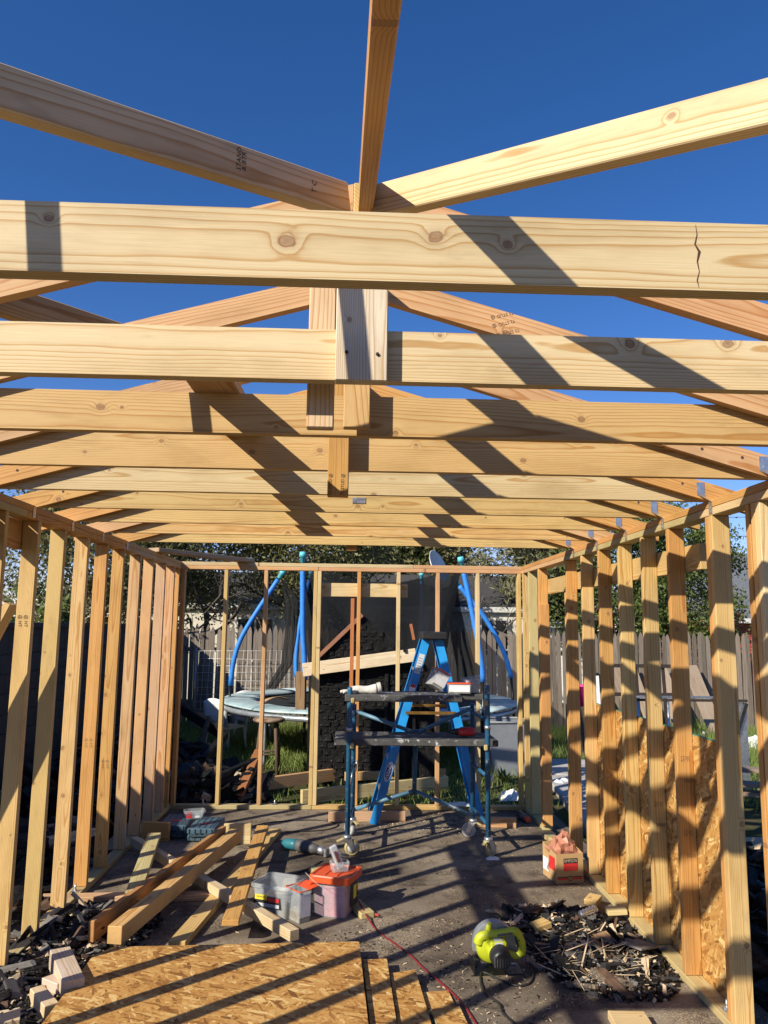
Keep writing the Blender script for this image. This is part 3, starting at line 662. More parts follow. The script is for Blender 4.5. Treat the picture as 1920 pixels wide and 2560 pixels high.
def net(a, b, ba, bb, sag=.35, bulge=.12, f=5.):
    A, B = Vector(a), Vector(b); C_, D_ = Vector(ba), Vector(bb); g = []
    for j in range(13):
        v = j/12; row = []
        for i in range(17):
            u = i/16; top = A.lerp(B, u)-Vector((0, 0, sag*4*u*(1-u))); bot = C_.lerp(D_, u); p = top.lerp(bot, v)
            n_ = (B-A).cross(Vector((0, 0, 1))).normalized(); row.append(p+n_*(bulge*math.sin(math.pi*v)*math.sin(u*math.pi*f)*.5))
        g.append(row)
    m = MB(); m.sheet(g); m.build('net_panel', NET, tramp)
zb = TZ+.04; R_ = 1.72
bp = lambda q: (R_*math.cos(rad(q)), R_*math.sin(rad(q)), zb)
net(tops['FL'], tops['FR'], bp(-118), bp(-58), .3, .1); net(tops['FL'], tops['BL'], bp(-118), bp(118), .5, .16); net(tops['BL'], tops['BR'], bp(118), bp(62), .2, .1); net(tops['BR'], tops['FR'], bp(62), bp(-58), .35, .2)
m = MB(); g = []                                                # gathered drape hanging from the left pole
for l_, r_ in (((704, 1450), (708, 1452)), ((714, 1520), (748, 1498)), ((712, 1590), (742, 1590)), ((702, 1660), (728, 1665)), ((664, 1722), (690, 1722))):
    a, b = lp(*l_, 12.3), lp(*r_, 12.0); g.append([a.lerp(b, i/8)+Vector((0, .06*math.sin(i*2.4), 0)) for i in range(9)])
m.sheet(g); m.build('net_drape', NETD, tramp)
m = MB(); g = []
for l_, r_ in (((1128, 1440), (1140, 1440)), ((1120, 1520), (1150, 1520)), ((1128, 1600), (1170, 1600)), ((1140, 1660), (1190, 1672)), ((1146, 1720), (1204, 1712))):
    a, b = lp(*l_, 11.3), lp(*r_, 11.2); g.append([a.lerp(b, i/8)+Vector((0, .06*math.sin(i*2.1), 0)) for i in range(9)])
m.sheet(g); m.build('net_drape', NETD, tramp)
# things on / against the trampoline
q = PX(683, 1757, z=TZ+GZ+.075); m = MB(); m.sheet([[Vector((a*.42-.21, b*.26-.13, .10*abs(math.sin(a*2.6))*(1-.3*b))) for a in np.linspace(0, 1, 9)] for b in (0, .5, 1)])
KRAFT = plain('kraft_cardboard', (.42, .26, .12), .85, var=.12); o = m.build('cardboard_piece', KRAFT, None, mw=RT(q, rz=.35)); o.modifiers.new('t', 'SOLIDIFY').thickness = .006
tag(o, 'bent piece of brown cardboard lying on the trampoline mat', 'cardboard')
q0, q1 = PX(749, 1775, y=10.35), PX(751, 1679, y=10.42)
o = board('brown_panel', (q0.x, 10.42, q0.z), (q1.x, 10.44, q1.z), (1, 0, 0), .12, .02, (.30, .20, .11), None, OLDWOOD); tag(o, 'narrow brown board propped upright on the front rim of the trampoline', 'board')
# ---- charred playhouse in front of the trampoline
CY = 10.0; xl, xr = PX(772, 1700, y=CY).x, PX(1092, 1700, y=CY).x; pk = PX(906, 1535, y=CY); ev = PX(811, 1640, y=CY).z
ph = tag(empty('burnt_playhouse', ((xl+xr)/2, CY, GZ)), 'black charred playhouse wall with gable peak behind the blue ladder', 'playhouse'); ox = (xl+xr)/2
prof = [(xl-ox, 0), (xr-ox, 0), (xr-ox, ev-GZ-.2), (pk.x-ox+.45, 1.72), (pk.x-ox, pk.z-GZ), (xl+.12-ox, ev-GZ), (xl-ox, ev-GZ-.1)]
V = [(a, 0, b) for a, b in prof]+[(a, .12, b) for a, b in prof]; n = len(prof)
obj('wall', new_mesh('wall', V, [list(range(n)), list(range(n, 2*n))[::-1]]+[[(i+1) % n, i, n+i, n+(i+1) % n] for i in range(n)], CHAR), ph)
m = MB(); m.box((xl-ox+.05, .3, .7), (.1, .45, 1.4), b=.01); m.build('side_wall', CHAR, ph)
sh = new_mesh('shingle', [(-.047, -.006, -.038), (.047, -.004, -.038), (.045, -.012, .034), (-.044, -.015, .036), (-.047, .012, -.038), (.047, .012, -.038), (.045, .012, .034), (-.044, .012, .036)],
              [[0, 1, 2, 3], [7, 6, 5, 4], [0, 4, 5, 1], [1, 5, 6, 2], [2, 6, 7, 3], [3, 7, 4, 0]], CHAR)
def inside(px, pz):
    c = False
    for i in range(n):
        (x1, z1), (x2, z2) = prof[i], prof[(i+1) % n]
        if (z1 > pz) != (z2 > pz) and px < (x2-x1)*(pz-z1)/(z2-z1)+x1: c = not c
    return c
for r in range(24):
    for i in range(17):
        a, b = xl-ox+.06+.1*i+(.05 if r % 2 else 0)+rnd.uniform(-.02, .02), .06+.085*r+rnd.uniform(-.008, .008)
        if inside(a+.05, b) and inside(a-.05, b+.03) and rnd.random() > .16:
            obj('shingle', sh, ph, Matrix.Translation((a, -.004, b)) @ Matrix.Rotation(rnd.gauss(0, .09), 4, 'Y') @ Matrix.Rotation(rnd.uniform(-.3, .2), 4, 'X') @ Matrix.Rotation(rnd.uniform(-.2, .2), 4, 'Z') @ Matrix.Diagonal((rnd.uniform(.55, 1.15), rnd.uniform(.6, 1.6), rnd.uniform(.6, 1.12), 1)))
for a in (.5, .95, 1.3):  # burnt battens
    board('batten', (xl-ox+a, -.035, .02), (xl-ox+a+.02, -.03, 1.35), (1, 0, 0), .05, .035, (.02,)*3, ph, CHAR, .008)
board('rake_board', (xl-ox+.1, -.04, ev-GZ-.02), (pk.x-ox, -.04, pk.z-GZ-.01), (0, 0, 1), .05, .03, (.33, .16, .1), ph, OLDWOOD)
q0, q1 = PX(757, 1675, y=CY-.12), PX(1040, 1637, y=CY-.12)
tag(board('pale_plank', q0, q1, (0, 0, 1), .16, .038, (.74, .63, .45)), 'new pale plank fixed slanting across the charred playhouse', 'plank')
for i, (a, b, k_) in enumerate((((1012, 1630), (1003, 1570), 'char'), ((1035, 1600), (1027, 1560), 'red'))):
    board('broken_batten', PX(*a, y=CY-.16)-Vector(((ox), CY, GZ)), PX(*b, y=CY-.16)-Vector((ox, CY, GZ)), (1, 0, 0), .035, .02, (.4, .16, .07) if k_ == 'red' else (.02,)*3, ph, OLDWOOD if k_ == 'red' else CHAR)
# ---- stool, chairs
def stool():
    p = PX(668, 1945, z=GZ); t = tag(empty('bar_stool', (p.x, p.y, GZ)), 'weathered brown round-topped wooden stool standing in the grass', 'stool'); BR = plain('weathered_brown', (.10, .062, .04), .8, var=.3, bump=.3)
    m = MB(); m.lathe([(.0, .70), (.19, .70), (.205, .715), (.205, .735), (.19, .75), (.0, .752)], None, 28, cap=False)
    sm = NT('worn_seat'); tc = sm.n('TexCoord'); nz = sm.noise(tc.outputs['Object'], 7., 5.); sm.done(sm.ramp(nz, [(.4, (.10, .06, .04)), (.6, (.36, .25, .16))]), .8); m.build('seat', sm.m, t)
    for i in range(4):
        a = rad(45+90*i); m = MB(); m.tube([(.13*math.cos(a), .13*math.sin(a), .7), (.165*math.cos(a), .165*math.sin(a), .38), (.2*math.cos(a), .2*math.sin(a), 0)], [.022, .026, .018], 10); m.build('leg', BR, t)
        b = a+rad(90); zz = .26 if i % 2 else .31; r_ = .178; m = MB(); m.tube([(r_*math.cos(a), r_*math.sin(a), zz), (r_*math.cos(b), r_*math.sin(b), zz)], .011, 8); m.build('stretcher', BR, t)
stool()
def garden_chair(x, y, rz, label):
    t = tag(empty('garden_chair', (x, y, GZ), rz), label, 'chair', 'white plastic garden chairs'); m = MB(); m.box((0, 0, .4), (.46, .44, .025), b=.01); m.build('seat', WHT, t)
    m = MB(); m.sheet([[(.23*u*(1-.15*v), .2+.1*v, .42+.42*v*(1-.12*u*u)) for u in np.linspace(-1, 1, 9)] for v in np.linspace(0, 1, 6)]); b = m.build('backrest', WHT, t); b.modifiers.new('t', 'SOLIDIFY').thickness = .015
    for a in (-1, 1):
        for b in (-1, 1): m = MB(); m.tube([(a*.2, b*.18, .39), (a*.24, b*.22, 0)], [.022, .016], 8); m.build('leg', WHT, t)
        m = MB(); m.tube(bez([(a*.21, .22, .6), (a*.25, 0, .62), (a*.25, -.2, .6), (a*.22, -.2, .4)], 4), .016, 8); m.build('armrest', WHT, t)
q = PX(545, 1875, z=GZ); garden_chair(-1.9, 12.4, 2.6, 'white plastic garden chair left of trampoline beside its blue pole'); garden_chair(-1.62, 13.4, .6, 'white plastic garden chair tucked behind trampoline rim at left')
# ---- wire panel leaning by the fence
p0 = PX(540, 1600, y=15.35); t = tag(empty('wire_panel', (-2.0, 15.3, GZ)), 'thin white wire mesh panel standing against the picket fence', 'wire panel'); m = MB()
for i in range(19): m.tube([(-.95+.105*i, 0, 0), (-.95+.105*i+.04*math.sin(i), .05, 1.45)], .0035, 4)
for j in range(11): m.tube([(-.97, 0, .08+.135*j), (.97, .02, .08+.135*j+.03*math.sin(j*2.))], .0035, 4)
m.build('mesh_grid', WHT, t); m = MB()
for s_ in (-1, 1): m.tube([(s_*.97, 0, 0), (s_*.97, .05, 1.48)], .008, 6)
m.build('edge_wires', STEEL, t)
# ---- grey bin, red roofed ground scraps on the right of the yard
q = PX(1255, 1935, z=GZ); t = tag(empty('plastic_bin', (q.x+.05, q.y, GZ), .12), 'pale grey open plastic bin in the grass beside the right corner studs', 'bin'); m = MB()
GB = plain('grey_bin_plastic', (.22, .235, .26), .55, var=.08, dirt=(.2, .2, .2)); m.add([(-.24, -.2, 0), (.24, -.2, 0), (.24, .2, 0), (-.24, .2, 0), (-.3, -.26, .7), (.3, -.26, .7), (.3, .26, .7), (-.3, .26, .7)], [[3, 2, 1, 0], [0, 1, 5, 4], [1, 2, 6, 5], [2, 3, 7, 6], [3, 0, 4, 7]])
b = m.build('tub', GB, t); b.modifiers.new('t', 'SOLIDIFY').thickness = .01; m = MB(); m.tube([(-.3, -.26, .7), (.3, -.26, .7), (.3, .26, .7), (-.3, .26, .7)], .018, 8, closed=True); m.build('lip', GB, t)
# ---- steel rack with planks, at the fence
yR = 13.6; a = PX(1530, 1664, y=yR); b = PX(1700, 1664, y=yR); t = tag(empty('steel_rack', ((a.x+b.x)/2, yR, GZ)), 'rusty dark steel rack frame in front of picket fence at right', 'rack'); RUST = plain('dark_rusty_steel', (.045, .032, .028), .8, .3, var=.4)
hw = (b.x-a.x)/2; z1, z2 = a.z-GZ, PX(1600, 1736, y=yR).z-GZ
for z_ in (z1, z2): m = MB(); m.box((0, 0, z_), (2*hw, .05, .06)); m.build('rail', RUST, t)
for i in range(6): m = MB(); x_ = -hw+2*hw*i/5; m.bar((x_, .02, 0), (x_-.06, .02, z1), (1, 0, 0), .05, .04); m.build('upright', RUST, t)
for i, (px, w_, tn) in enumerate(((1486, .2, .1), (1560, .24, .05), (1600, .2, .12), (1672, .3, .06), (1752, .3, .07))):
    p = PX(px, 1665, y=14.9); tag(board('leaning_plank', (p.x+.12, 14.55, GZ+.01), (p.x, 15.42, p.z-.02), (1, 0, 0), w_, .03, [(.30, .24, .18), (.27, .21, .16), (.33, .27, .2), (.36, .29, .22), (.31, .25, .19)][i], None, OLDWOOD),
        ['grey brown plank leaning on fence, leftmost of the five planks', 'second grey brown plank from the left leaning on fence', 'middle grey brown plank leaning on fence behind steel rack', 'wide fourth plank leaning on fence behind steel rack', 'wide knotty plank leaning on fence, rightmost of the five planks'][i], 'plank', 'planks leaning on the fence')
# ---- metal work table at far right
yT = 9.8; a = PX(1590, 1745, y=yT); b = PX(1868, 1752, y=yT); t = tag(empty('metal_table', ((a.x+b.x)/2, yT, GZ)), 'metal table with galvanised end panel and black brace outside the right wall', 'table'); hw = (b.x-a.x)/2; zt = b.z-GZ
m = MB(); m.box((0, 0, zt), (2*hw, .03, .03)); m.build('front_rail', RUST, t); m = MB(); m.box((0, .5, zt-.005), (2*hw, .03, .03)); m.build('back_rail', STEEL, t); m = MB(); m.box((hw-.09, .02, zt/2-.01), (.17, .02, zt-.03)); m.build('end_panel', STEEL, t)
m = MB(); m.bar((hw-.02, -.01, zt-.03), (hw-.3, -.01, .3), (1, 0, 0), .05, .03); m.build('brace', BLACKPL, t)
for x_, y_ in ((-hw+.02, 0), (-hw+.02, .5), (hw-.02, .5), (-.3, 0)): m = MB(); m.tube([(x_, y_, 0), (x_, y_, zt-.01)], .016, 8); m.build('leg', STEEL, t)
PINK = plain('hot_pink_plastic', (.8, .04, .28), .4); q = PX(1461, 1725, y=12.8); m = MB(); m.lathe([(.05, 0), (.12, .0), (.16, .3), (.17, .3), (.17, .32), (.15, .32), (.1, .02)], None, 20); o = m.build('pink_bucket', PINK, None, mw=Matrix.Translation((q.x, 12.8, GZ+.72))); tag(o, 'hot pink bucket behind the studs left of the steel rack', 'bucket')
tag(board('bucket_crate', (q.x-.25, 12.8, GZ+.36), (q.x+.25, 12.8, GZ+.36), (0, 1, 0), .45, .718, (.09, .07, .055), None, OLDWOOD), 'dark wooden crate carrying the pink bucket', 'crate')
q = PX(1497, 1720, y=11.5); tag(board('white_board', (q.x, 11.5, GZ), (q.x-.03, 11.55, PX(1497, 1690, y=11.5).z), (1, 0, 0), .1, .02, (.8,)*3, None, WHT), 'narrow white board standing on edge outside right wall', 'board')
def crumple(name, label, p, sx, sy, sz, mat, seed, cat='sheet'):
    r_ = np.random.default_rng(seed); A = r_.uniform(0, 6, 8); g = []
    for i in range(11):
        row = []
        for j in range(11):
            u, v = i/5-1, j/5-1; e = max(0, 1-max(abs(u), abs(v))**3); z_ = sz*e*(.55+.25*math.sin(4*u+A[0])*math.cos(3*v+A[1])+.2*math.sin(7*u+5*v+A[2]))
            row.append((u*sx*(1+.1*math.sin(5*v+A[3])), v*sy*(1+.12*math.sin(4*u+A[4])), z_+.004))
        g.append(row)
    m = MB(); m.sheet(g, smooth=False); o = m.build(name, mat, None, mw=Matrix.Translation(p)); return tag(o, label, cat)
SHEETW = plain('white_sheeting', (.78, .78, .77), .6, var=.08)
for i, (px, py, a, b, c) in enumerate(((1770, 1838, .16, .2, .1), (1893, 1868, .3, .35, .22), (1405, 1966, .22, .3, .12), (1276, 2000, .13, .12, .12))):
    q = PX(px, py, z=GZ); crumple('plastic_sheet', ['small white crumpled sheet on grass right of metal table legs', 'large white crumpled sheet on grass at far right', 'white crumpled bag outside the doorway in right wall', 'small white crumpled bag in grass by right corner'][i], (q.x, q.y, GZ+.01), a, b, c, SHEETW, 20+i)
# ---- timbers lying behind the back wall
for i, (a, b, c, kk, la) in enumerate((((640, 1958), (862, 1928), .14, 'peach', 'new board lying on edge behind the back wall, left of scaffold'), ((752, 1992), (1120, 1955), .14, 'cream', 'pale timber propped behind back wall near scaffold post'), ((862, 1945), (1118, 1935), .10, 'peach', 'peach board on the grass behind ladder and scaffold'))):
    p, q = PX(*a, z=0.02), PX(*b, z=0.02); tag(board('yard_timber', (p.x, p.y+.1*i, .0+.0*i), (q.x, q.y+.1*i, .0), (0, 0, 1), c, .06, tint(kk)), la, 'timber')
p, q = PX(596, 1998, z=-.02), PX(646, 1915, z=.1); o = board('charred_post', p, (q.x, q.y, .26), (1, 0, 0), .1, .09, (.36, .15, .055), None, OLDWOOD, .01); tag(o, 'orange brown half burnt post leaning on rubble behind back wall', 'post')
# ---- charred rubble outside the left wall
for i, (a, b, h0, h1, w_, la) in enumerate((((440, 1838), (560, 1885), .55, .35, .14, 'thick black charred beam on the rubble heap behind left corner'), ((470, 1945), (560, 1900), .1, .4, .1, 'charred beam end tilting up from the rubble heap'), ((520, 1960), (640, 1925), .12, .2, .09, 'charred joist lying across rubble toward the stool'), ((455, 1990), (520, 1870), .05, .5, .08, 'slim charred stick standing up in rubble behind corner'))):
    p, q = PX(*a, z=.1), PX(*b, z=.1); tag(board('charred_beam', (p.x, p.y, h0), (q.x, q.y, h1), (0, 0, 1), w_, w_*.8, (.02,)*3, None, CHAR, .01), la, 'charred beam', 'charred beams')
def rubble(name, label, cells, n, seed, mats, smin, smax, zmax, thin=1.):
    """heap of burnt fragments: irregular slabs and splinters joined"""
    r_ = random.Random(seed); m = MB()
    for _ in range(n):
        x0, x1, y0, y1, h = r_.choice(cells); x_, y_ = r_.uniform(x0, x1), r_.uniform(y0, y1); u = (x_-(x0+x1)/2)/((x1-x0)/2); v = (y_-(y0+y1)/2)/((y1-y0)/2)
        if u*u+v*v > 1.1: continue
        z_ = max(0, h*(1-u*u)*(1-v*v))*r_.uniform(.3, 1)
        L = r_.uniform(smin, smax); a = L*r_.uniform(.15, .6)*thin; c = L*r_.uniform(.06, .25)*thin
        V, Fc = bevel_box(L, a, c, c*.3); V = [(p[0]*(1+r_.uniform(-.2, .2)), p[1]*(1+r_.uniform(-.3, .3)), p[2]*(1+r_.uniform(-.4, .4))) for p in V]
        m.add(V, Fc, RT((x_, y_, z_+c*.5+zmax), r_.gauss(0, .35), r_.gauss(0, .35), r_.uniform(0, 6.3)), False, r_.choices(range(len(mats)), [w__ for _, w__ in mats])[0])
    o = m.build(name, [a_ for a_, _ in mats]); tag(o, label, 'rubble', kind='stuff'); return o
ASH = plain('ash_grey', (.14, .13, .12), .95, var=.3); BURNW = plain('half_burnt_wood', (.09, .05, .03), .9, var=.5, scale=20); PALEW = plain('pale_splinter', (.55, .42, .27), .8, var=.2); DGREY = plain('dark_shingle_scrap', (.022, .021, .021), .9, var=.3)
RM = [(CHAR, 70), (ASH, 5), (BURNW, 10), (PALEW, 3), (DGREY, 14)]
rubble('burnt_rubble', 'heap of burnt timber rubble between left studs and block wall', [(-3.5, -1.95, 4.0, 7.5, .35), (-3.5, -2.0, 7., 11., .6), (-3.4, -1.4, 8.4, 10.8, .6), (-2.8, -1.0, 8.4, 9.8, .35)], 2600, 3, RM, .08, .5, GZ)
rubble('burnt_rubble', 'burnt rubble lying in shade outside the right wall', [(1.95, 4.2, 2.2, 7.6, .25), (2.0, 3.4, 3, 6., .3)], 1300, 4, RM, .06, .4, GZ)
for i, (px, py, dx, la) in enumerate(((1878, 1925, .9, 'topmost weathered plank of the stack outside the right wall'), (1885, 1962, .8, 'middle weathered plank of the stack outside the right wall'), (1885, 1985, .9, 'lowest weathered plank of the stack outside the right wall'))):
    q = PX(px, py, z=.25-.1*i); tag(board('stacked_plank', (q.x-dx*.5, q.y+.15, q.z), (q.x+dx, q.y-.25, q.z), (.3, 1, 0), .2, .04, (.27, .21, .16), None, OLDWOOD), la, 'plank', 'planks stacked outside right wall')
# ---- grass
def grass():
    rng = np.random.default_rng(5); n = 75000
    x = rng.uniform(-3.4, 8.5, n); y = 8.62+(rng.uniform(0, 1, n)**.75)*8.5
    keep = (np.sin(x*1.7+.6*y)*np.sin(y*1.3+1)+rng.normal(size=n)*.45 > -.45) & ~((x > 2.1) & (x < 3.9) & (y < 11.6) & (np.abs(x-2.75-.096*(y-7.2)) < .6)) & ~((x < -1.0) & (y < 10.)); x, y = x[keep], y[keep]; n = len(x)
    h = rng.uniform(.04, .14, n)*(1+1.0*((y > 10.4) & (y < 15.6))*(np.sin(x*3)*.4+.8)); a = rng.uniform(0, 6.28, n); wd = rng.uniform(.004, .009, n); l = rng.normal(size=(n, 2))*h[:, None]*.45
    p = np.stack([x, y, np.full(n, GZ-.01)], 1); dx = np.stack([np.cos(a)*wd, np.sin(a)*wd, np.zeros(n)], 1); tip = p+np.concatenate([l, h[:, None]], 1)
    V = np.stack([p-dx, p+dx, tip], 1).reshape(-1, 3); me = bpy.data.meshes.new('grass'); me.vertices.add(3*n); me.vertices.foreach_set('co', V.astype(np.float32).ravel()); me.loops.add(3*n); me.loops.foreach_set('vertex_index', np.arange(3*n, dtype=np.int32))
    me.polygons.add(n); me.polygons.foreach_set('loop_start', np.arange(0, 3*n, 3, dtype=np.int32)); me.update(calc_edges=True); me.materials.append(leaf_material('grass_blade', (.13, .22, .04), (.36, .42, .13), .4))
    tag(obj('grass', me), 'rough green grass of the back yard behind the frame', 'grass', kind='stuff')
grass()
def weeds(px, py, label, seed, h=.3, n=26):
    q = PX(px, py, z=GZ); rng = random.Random(seed); m = MB()
    for _ in range(n):
        a, L = rng.uniform(0, 6.28), h*rng.uniform(.6, 1.2); d = Vector((math.cos(a), math.sin(a), 0)); s_ = Vector((-math.sin(a), math.cos(a), 0)); le = rng.uniform(.3, 1.)
        g = [[d*(L*le*t_)+Vector((0, 0, L*(t_-.45*le*t_*t_)))+s_*(k_*.022*math.sin(math.pi*min(1, t_*.9+.12))) for k_ in (-1, 0, 1)] for t_ in (0, .25, .5, .75, 1)]; m.sheet(g)
    o = m.build('weed_clump', LF2, None, mw=Matrix.Translation((q.x, q.y, GZ))); tag(o, label, 'plant')
weeds(768, 1935, 'broad leaved weed clump at the foot of the charred playhouse', 1); weeds(620, 2005, 'weed tuft growing beside the leaning orange brown post', 2, .2); weeds(830, 2000, 'weed tuft behind the left scaffold post', 3, .22); weeds(1260, 1960, 'leafy weed clump in front of grey bin', 4, .22)
# overhead wires
for i, (a, b, la) in enumerate((((-60, 6.1), (60, 7.6), 'lower overhead power line crossing the sky behind the roof'), ((-60, 6.9), (60, 8.9), 'upper overhead power line crossing the sky behind the roof'))):
    m = MB(); m.tube([(a[0]+120*t_, 34+2*i, a[1]+(b[1]-a[1])*t_-1.2*4*t_*(1-t_)) for t_ in np.linspace(0, 1, 25)], .012, 5); tag(m.build('power_line', BLACKPL), la, 'power line')
# ================================================================== scaffold
def W(m, name, mat, parent, color=None): return m.build(name, mat, parent, color, Matrix.Translation(-Vector(parent.location)))
def paint_material(name, c, chips=(.5, .5, .5), amt=.5):
    k = NT(name); tc = k.n('TexCoord'); n1 = k.noise(tc.outputs['Object'], 26., 6., .7); n2 = k.noise(tc.outputs['Object'], 5., 4.)
    cc = k.ramp(n2, [(.3, tuple(v*.75 for v in c)), (.7, tuple(min(1, v*1.2) for v in c))]); ch = k.ramp(n1, [(.60, (0,)*3), (.64, (1,)*3)])
    cc = k.mix(k.math('MULTIPLY', ch, amt), cc, chips); return k.done(cc, .42, 0, .5)
SCB = paint_material('chipped_blue_paint', (.018, .10, .20), (.5, .52, .55), .55); SCW = paint_material('worn_blue_brace', (.10, .22, .32), (.75, .76, .78), .9)
def plank_material():
    k = NT('paint_splashed_plank'); tc = k.n('TexCoord'); P = tc.outputs['Object']; n1 = k.noise(P, 10., 6., .7); sp = k.noise(P, 16., 4., .6, .6)
    sx = k.n('SeparateXYZ', Vector=P).outputs[0]
    zone = k.ramp(sx, [(.45, (0,)*3), (.52, (1,)*3)]) if False else k.ramp(k.noise(P, 1.8, 2.), [(.45, (.2,)*3), (.6, (1,)*3)])
    c = k.ramp(n1, [(.3, (.035, .036, .037)), (.7, (.095, .093, .09))]); c = k.mix(k.math('MULTIPLY', k.ramp(sp, [(.60, (0,)*3), (.63, (1,)*3)]), zone), c, (.7, .7, .68))
    k.bump(n1, .3, .004); return k.done(c, .75)
PLK = plank_material(); ALU = plain('worn_aluminium', (.5, .51, .52), .38, .85, var=.2, scale=25); YEL = plain('yellowed_plastic', (.42, .34, .15), .5, var=.15); GRWH = plain('grey_wheel', (.42, .42, .42), .6, var=.15)
sc_ = tag(empty('rolling_scaffold', (.55, 6.82, 0)), 'blue tubular rolling scaffold with two dark planks and swivel castors', 'scaffold')
PST = [(-.01, 6.56, 1.31), (1.108, 6.505, 1.34), (.03, 7.14, 1.12), (1.076, 7.10, 1.14)]
for i, (x_, y_, h) in enumerate(PST):
    m = MB(); m.tube([(x_, y_, .155), (x_, y_, h-.02), (x_, y_, h)], .021, 12); W(m, 'post', SCB, sc_)
    m = MB(); m.tube([(x_, y_, h-.35), (x_, y_, h-.32)], .026, 12); m.tube([(x_+.02, y_-.02, .55), (x_+.03, y_-.025, .64)], .008, 6); W(m, 'collar', ALU, sc_)
    # castor: stem plate, fork, wheel
    cz = empty('castor', (0, 0, 0)); cz.parent = sc_; cz.location = Vector((x_, y_, 0))-Vector(sc_.location); a = (.25, .9, 2.2, 2.6)[i]; cz.rotation_euler = (0, 0, a)
    m = MB(); m.lathe([(.03, .135), (.034, .14), (.034, .155), (.02, .165)], None, 16); 
    for s_ in (-1, 1): m.add([(-.035, s_*.022, .135), (.03, s_*.022, .135), (.055, s_*.022, .05), (.03, s_*.022, .045)], [[0, 1, 2, 3]])
    m.box((-.004, 0, .134), (.07, .05, .006)); fk = m.build('fork', ALU, cz); fk.modifiers.new('t', 'SOLIDIFY').thickness = .003
    m = MB(); M_ = Matrix.Translation((.04, 0, .062)) @ Matrix.Rotation(rad(90), 4, 'X')
    m.lathe([(.012, -.018), (.045, -.016), (.047, -.018), (.06, -.014), (.062, 0), (.06, .014), (.047, .018), (.045, .016), (.012, .018)], M_, 28, mi=0); m.build('wheel', YEL if i in (0, 1) else GRWH, cz)
    m = MB(); m.lathe([(.001, -.02), (.043, -.0165), (.043, .0165), (.001, .02)], M_, 24, cap=False); m.build('hub', GRWH, cz)
    m = MB(); m.bar((-.03, 0, .135), (-.085, 0, .115), (0, 1, 0), .03, .01); m.build('brake_lever', YEL, cz)
for s_, (a, b) in ((0, (0, 2)), (1, (1, 3))):
    for z_ in (.25, .62, .84, 1.06): m = MB(); m.tube([(*PST[a][:2], z_), (*PST[b][:2], z_)], .015, 8); W(m, 'end_rung', SCB, sc_)
hub1, hub2 = Vector((.575, 7.06, .885)), Vector((.56, 7.06, .40))
for p in ((.05, 7.1, 1.06), (1.06, 7.07, 1.1)): m = MB(); m.tube([p, hub1], .017, 10); W(m, 'brace', SCW, sc_)
for p in ((.05, 7.1, .235), (1.06, 7.07, .20)): m = MB(); m.tube([p, hub2], .017, 10); W(m, 'brace', SCW, sc_)
m = MB(); m.tube([hub1+Vector((0, 0, .03)), hub2-Vector((0, 0, .03))], .02, 10); W(m, 'centre_tube', SCB, sc_)
m = MB(); m.box((.54, 6.83, .868), (1.34, .50, .05), b=.006); W(m, 'plank', PLK, sc_)
m = MB(); m.box((.43, 6.64, 1.225), (.96, .22, .055), b=.006); W(m, 'plank', PLK, sc_)
m = MB(); m.box((.56, 6.885, 1.222), (1.12, .25, .05), b=.006); W(m, 'plank', PLK, sc_)
for p in ((.015, 6.535, 1.205), (1.09, 6.48, 1.20), (.015, 6.535, .85), (1.09, 6.48, .85)): m = MB(); m.box(p, (.03, .03, .045), b=.006); W(m, 'plank_clip', YEL, sc_)
# ================================================================== stepladder
LB = paint_material('blue_fibreglass', (.015, .25, .62), (.03, .3, .66), .4)
b0 = PX(934, 2061, z=0); rb = PX(1192, 2043, z=0); tp0 = PX(1066, 1597, y=7.68); tp1 = PX(1092, 1600, y=7.68)
lad = tag(empty('stepladder', ((b0.x+rb.x)/2, 7.8, 0)), 'blue fibreglass stepladder with black top standing behind the scaffold', 'ladder')
def rail(p, q, inward, name='rail'):
    p, q = Vector(p), Vector(q); X = (q-p).normalized(); w_ = X.cross(Vector((0, 1, 0))).normalized(); m = MB(); iy = Vector((0, inward, 0))
    m.bar(p, q, w_, .078, .006, .001)
    for s_ in (-1, 1): m.bar(p+w_*.036*s_+iy*.016, q+w_*.036*s_+iy*.016, iy, .032, .006, .001)
    return W(m, name, LB, lad)
nf0, nf1 = Vector((b0.x, 7.565, 0)), Vector((tp0.x, 7.66, tp0.z)); ff0, ff1 = Vector((b0.x, 8.06, 0)), Vector((tp0.x, 7.98, tp0.z))
nr0, nr1 = Vector((rb.x, 7.56, 0)), Vector((tp1.x+.02, 7.68, tp1.z)); fr0, fr1 = Vector((rb.x+.01, 8.05, 0)), Vector((tp1.x+.02, 7.96, tp1.z))
rA = rail(nf0, nf1, 1); rail(ff0, ff1, -1); rail(nr0, nr1, 1); rail(fr0, fr1, -1)
for i in range(1, 6):
    t_ = i/6.05; p, q = nf0.lerp(nf1, t_), ff0.lerp(ff1, t_); m = MB(); m.bar(p+Vector((.01, .006, 0)), q+Vector((.01, -.006, 0)), (1, 0, 0), .085, .03); W(m, 'step', ALU, lad)
    if i % 2: p, q = nr0.lerp(nr1, t_), fr0.lerp(fr1, t_); m = MB(); m.bar(p, q, (1, 0, 0), .03, .02); W(m, 'rear_bar', ALU, lad)
cz = tp0.z; m = MB(); m.box(((tp0.x+tp1.x)/2+.02, 7.82, cz+.03), (.24, .46, .075), b=.012); cap = W(m, 'top_cap', BLACKPL, lad)
for dx, dz in ((-.03, .05), (.04, .05), (.03, .012), (.1, .016)): m = MB(); m.lathe([(.008, 0), (.007, .004), (.0, .005)], RT(((tp0.x+tp1.x)/2+dx, 7.5895, cz+dz), rx=rad(90)), 10, cap=False); m.build('rivet', ALU, cap, mw=Matrix.Translation(-Vector(lad.location)))
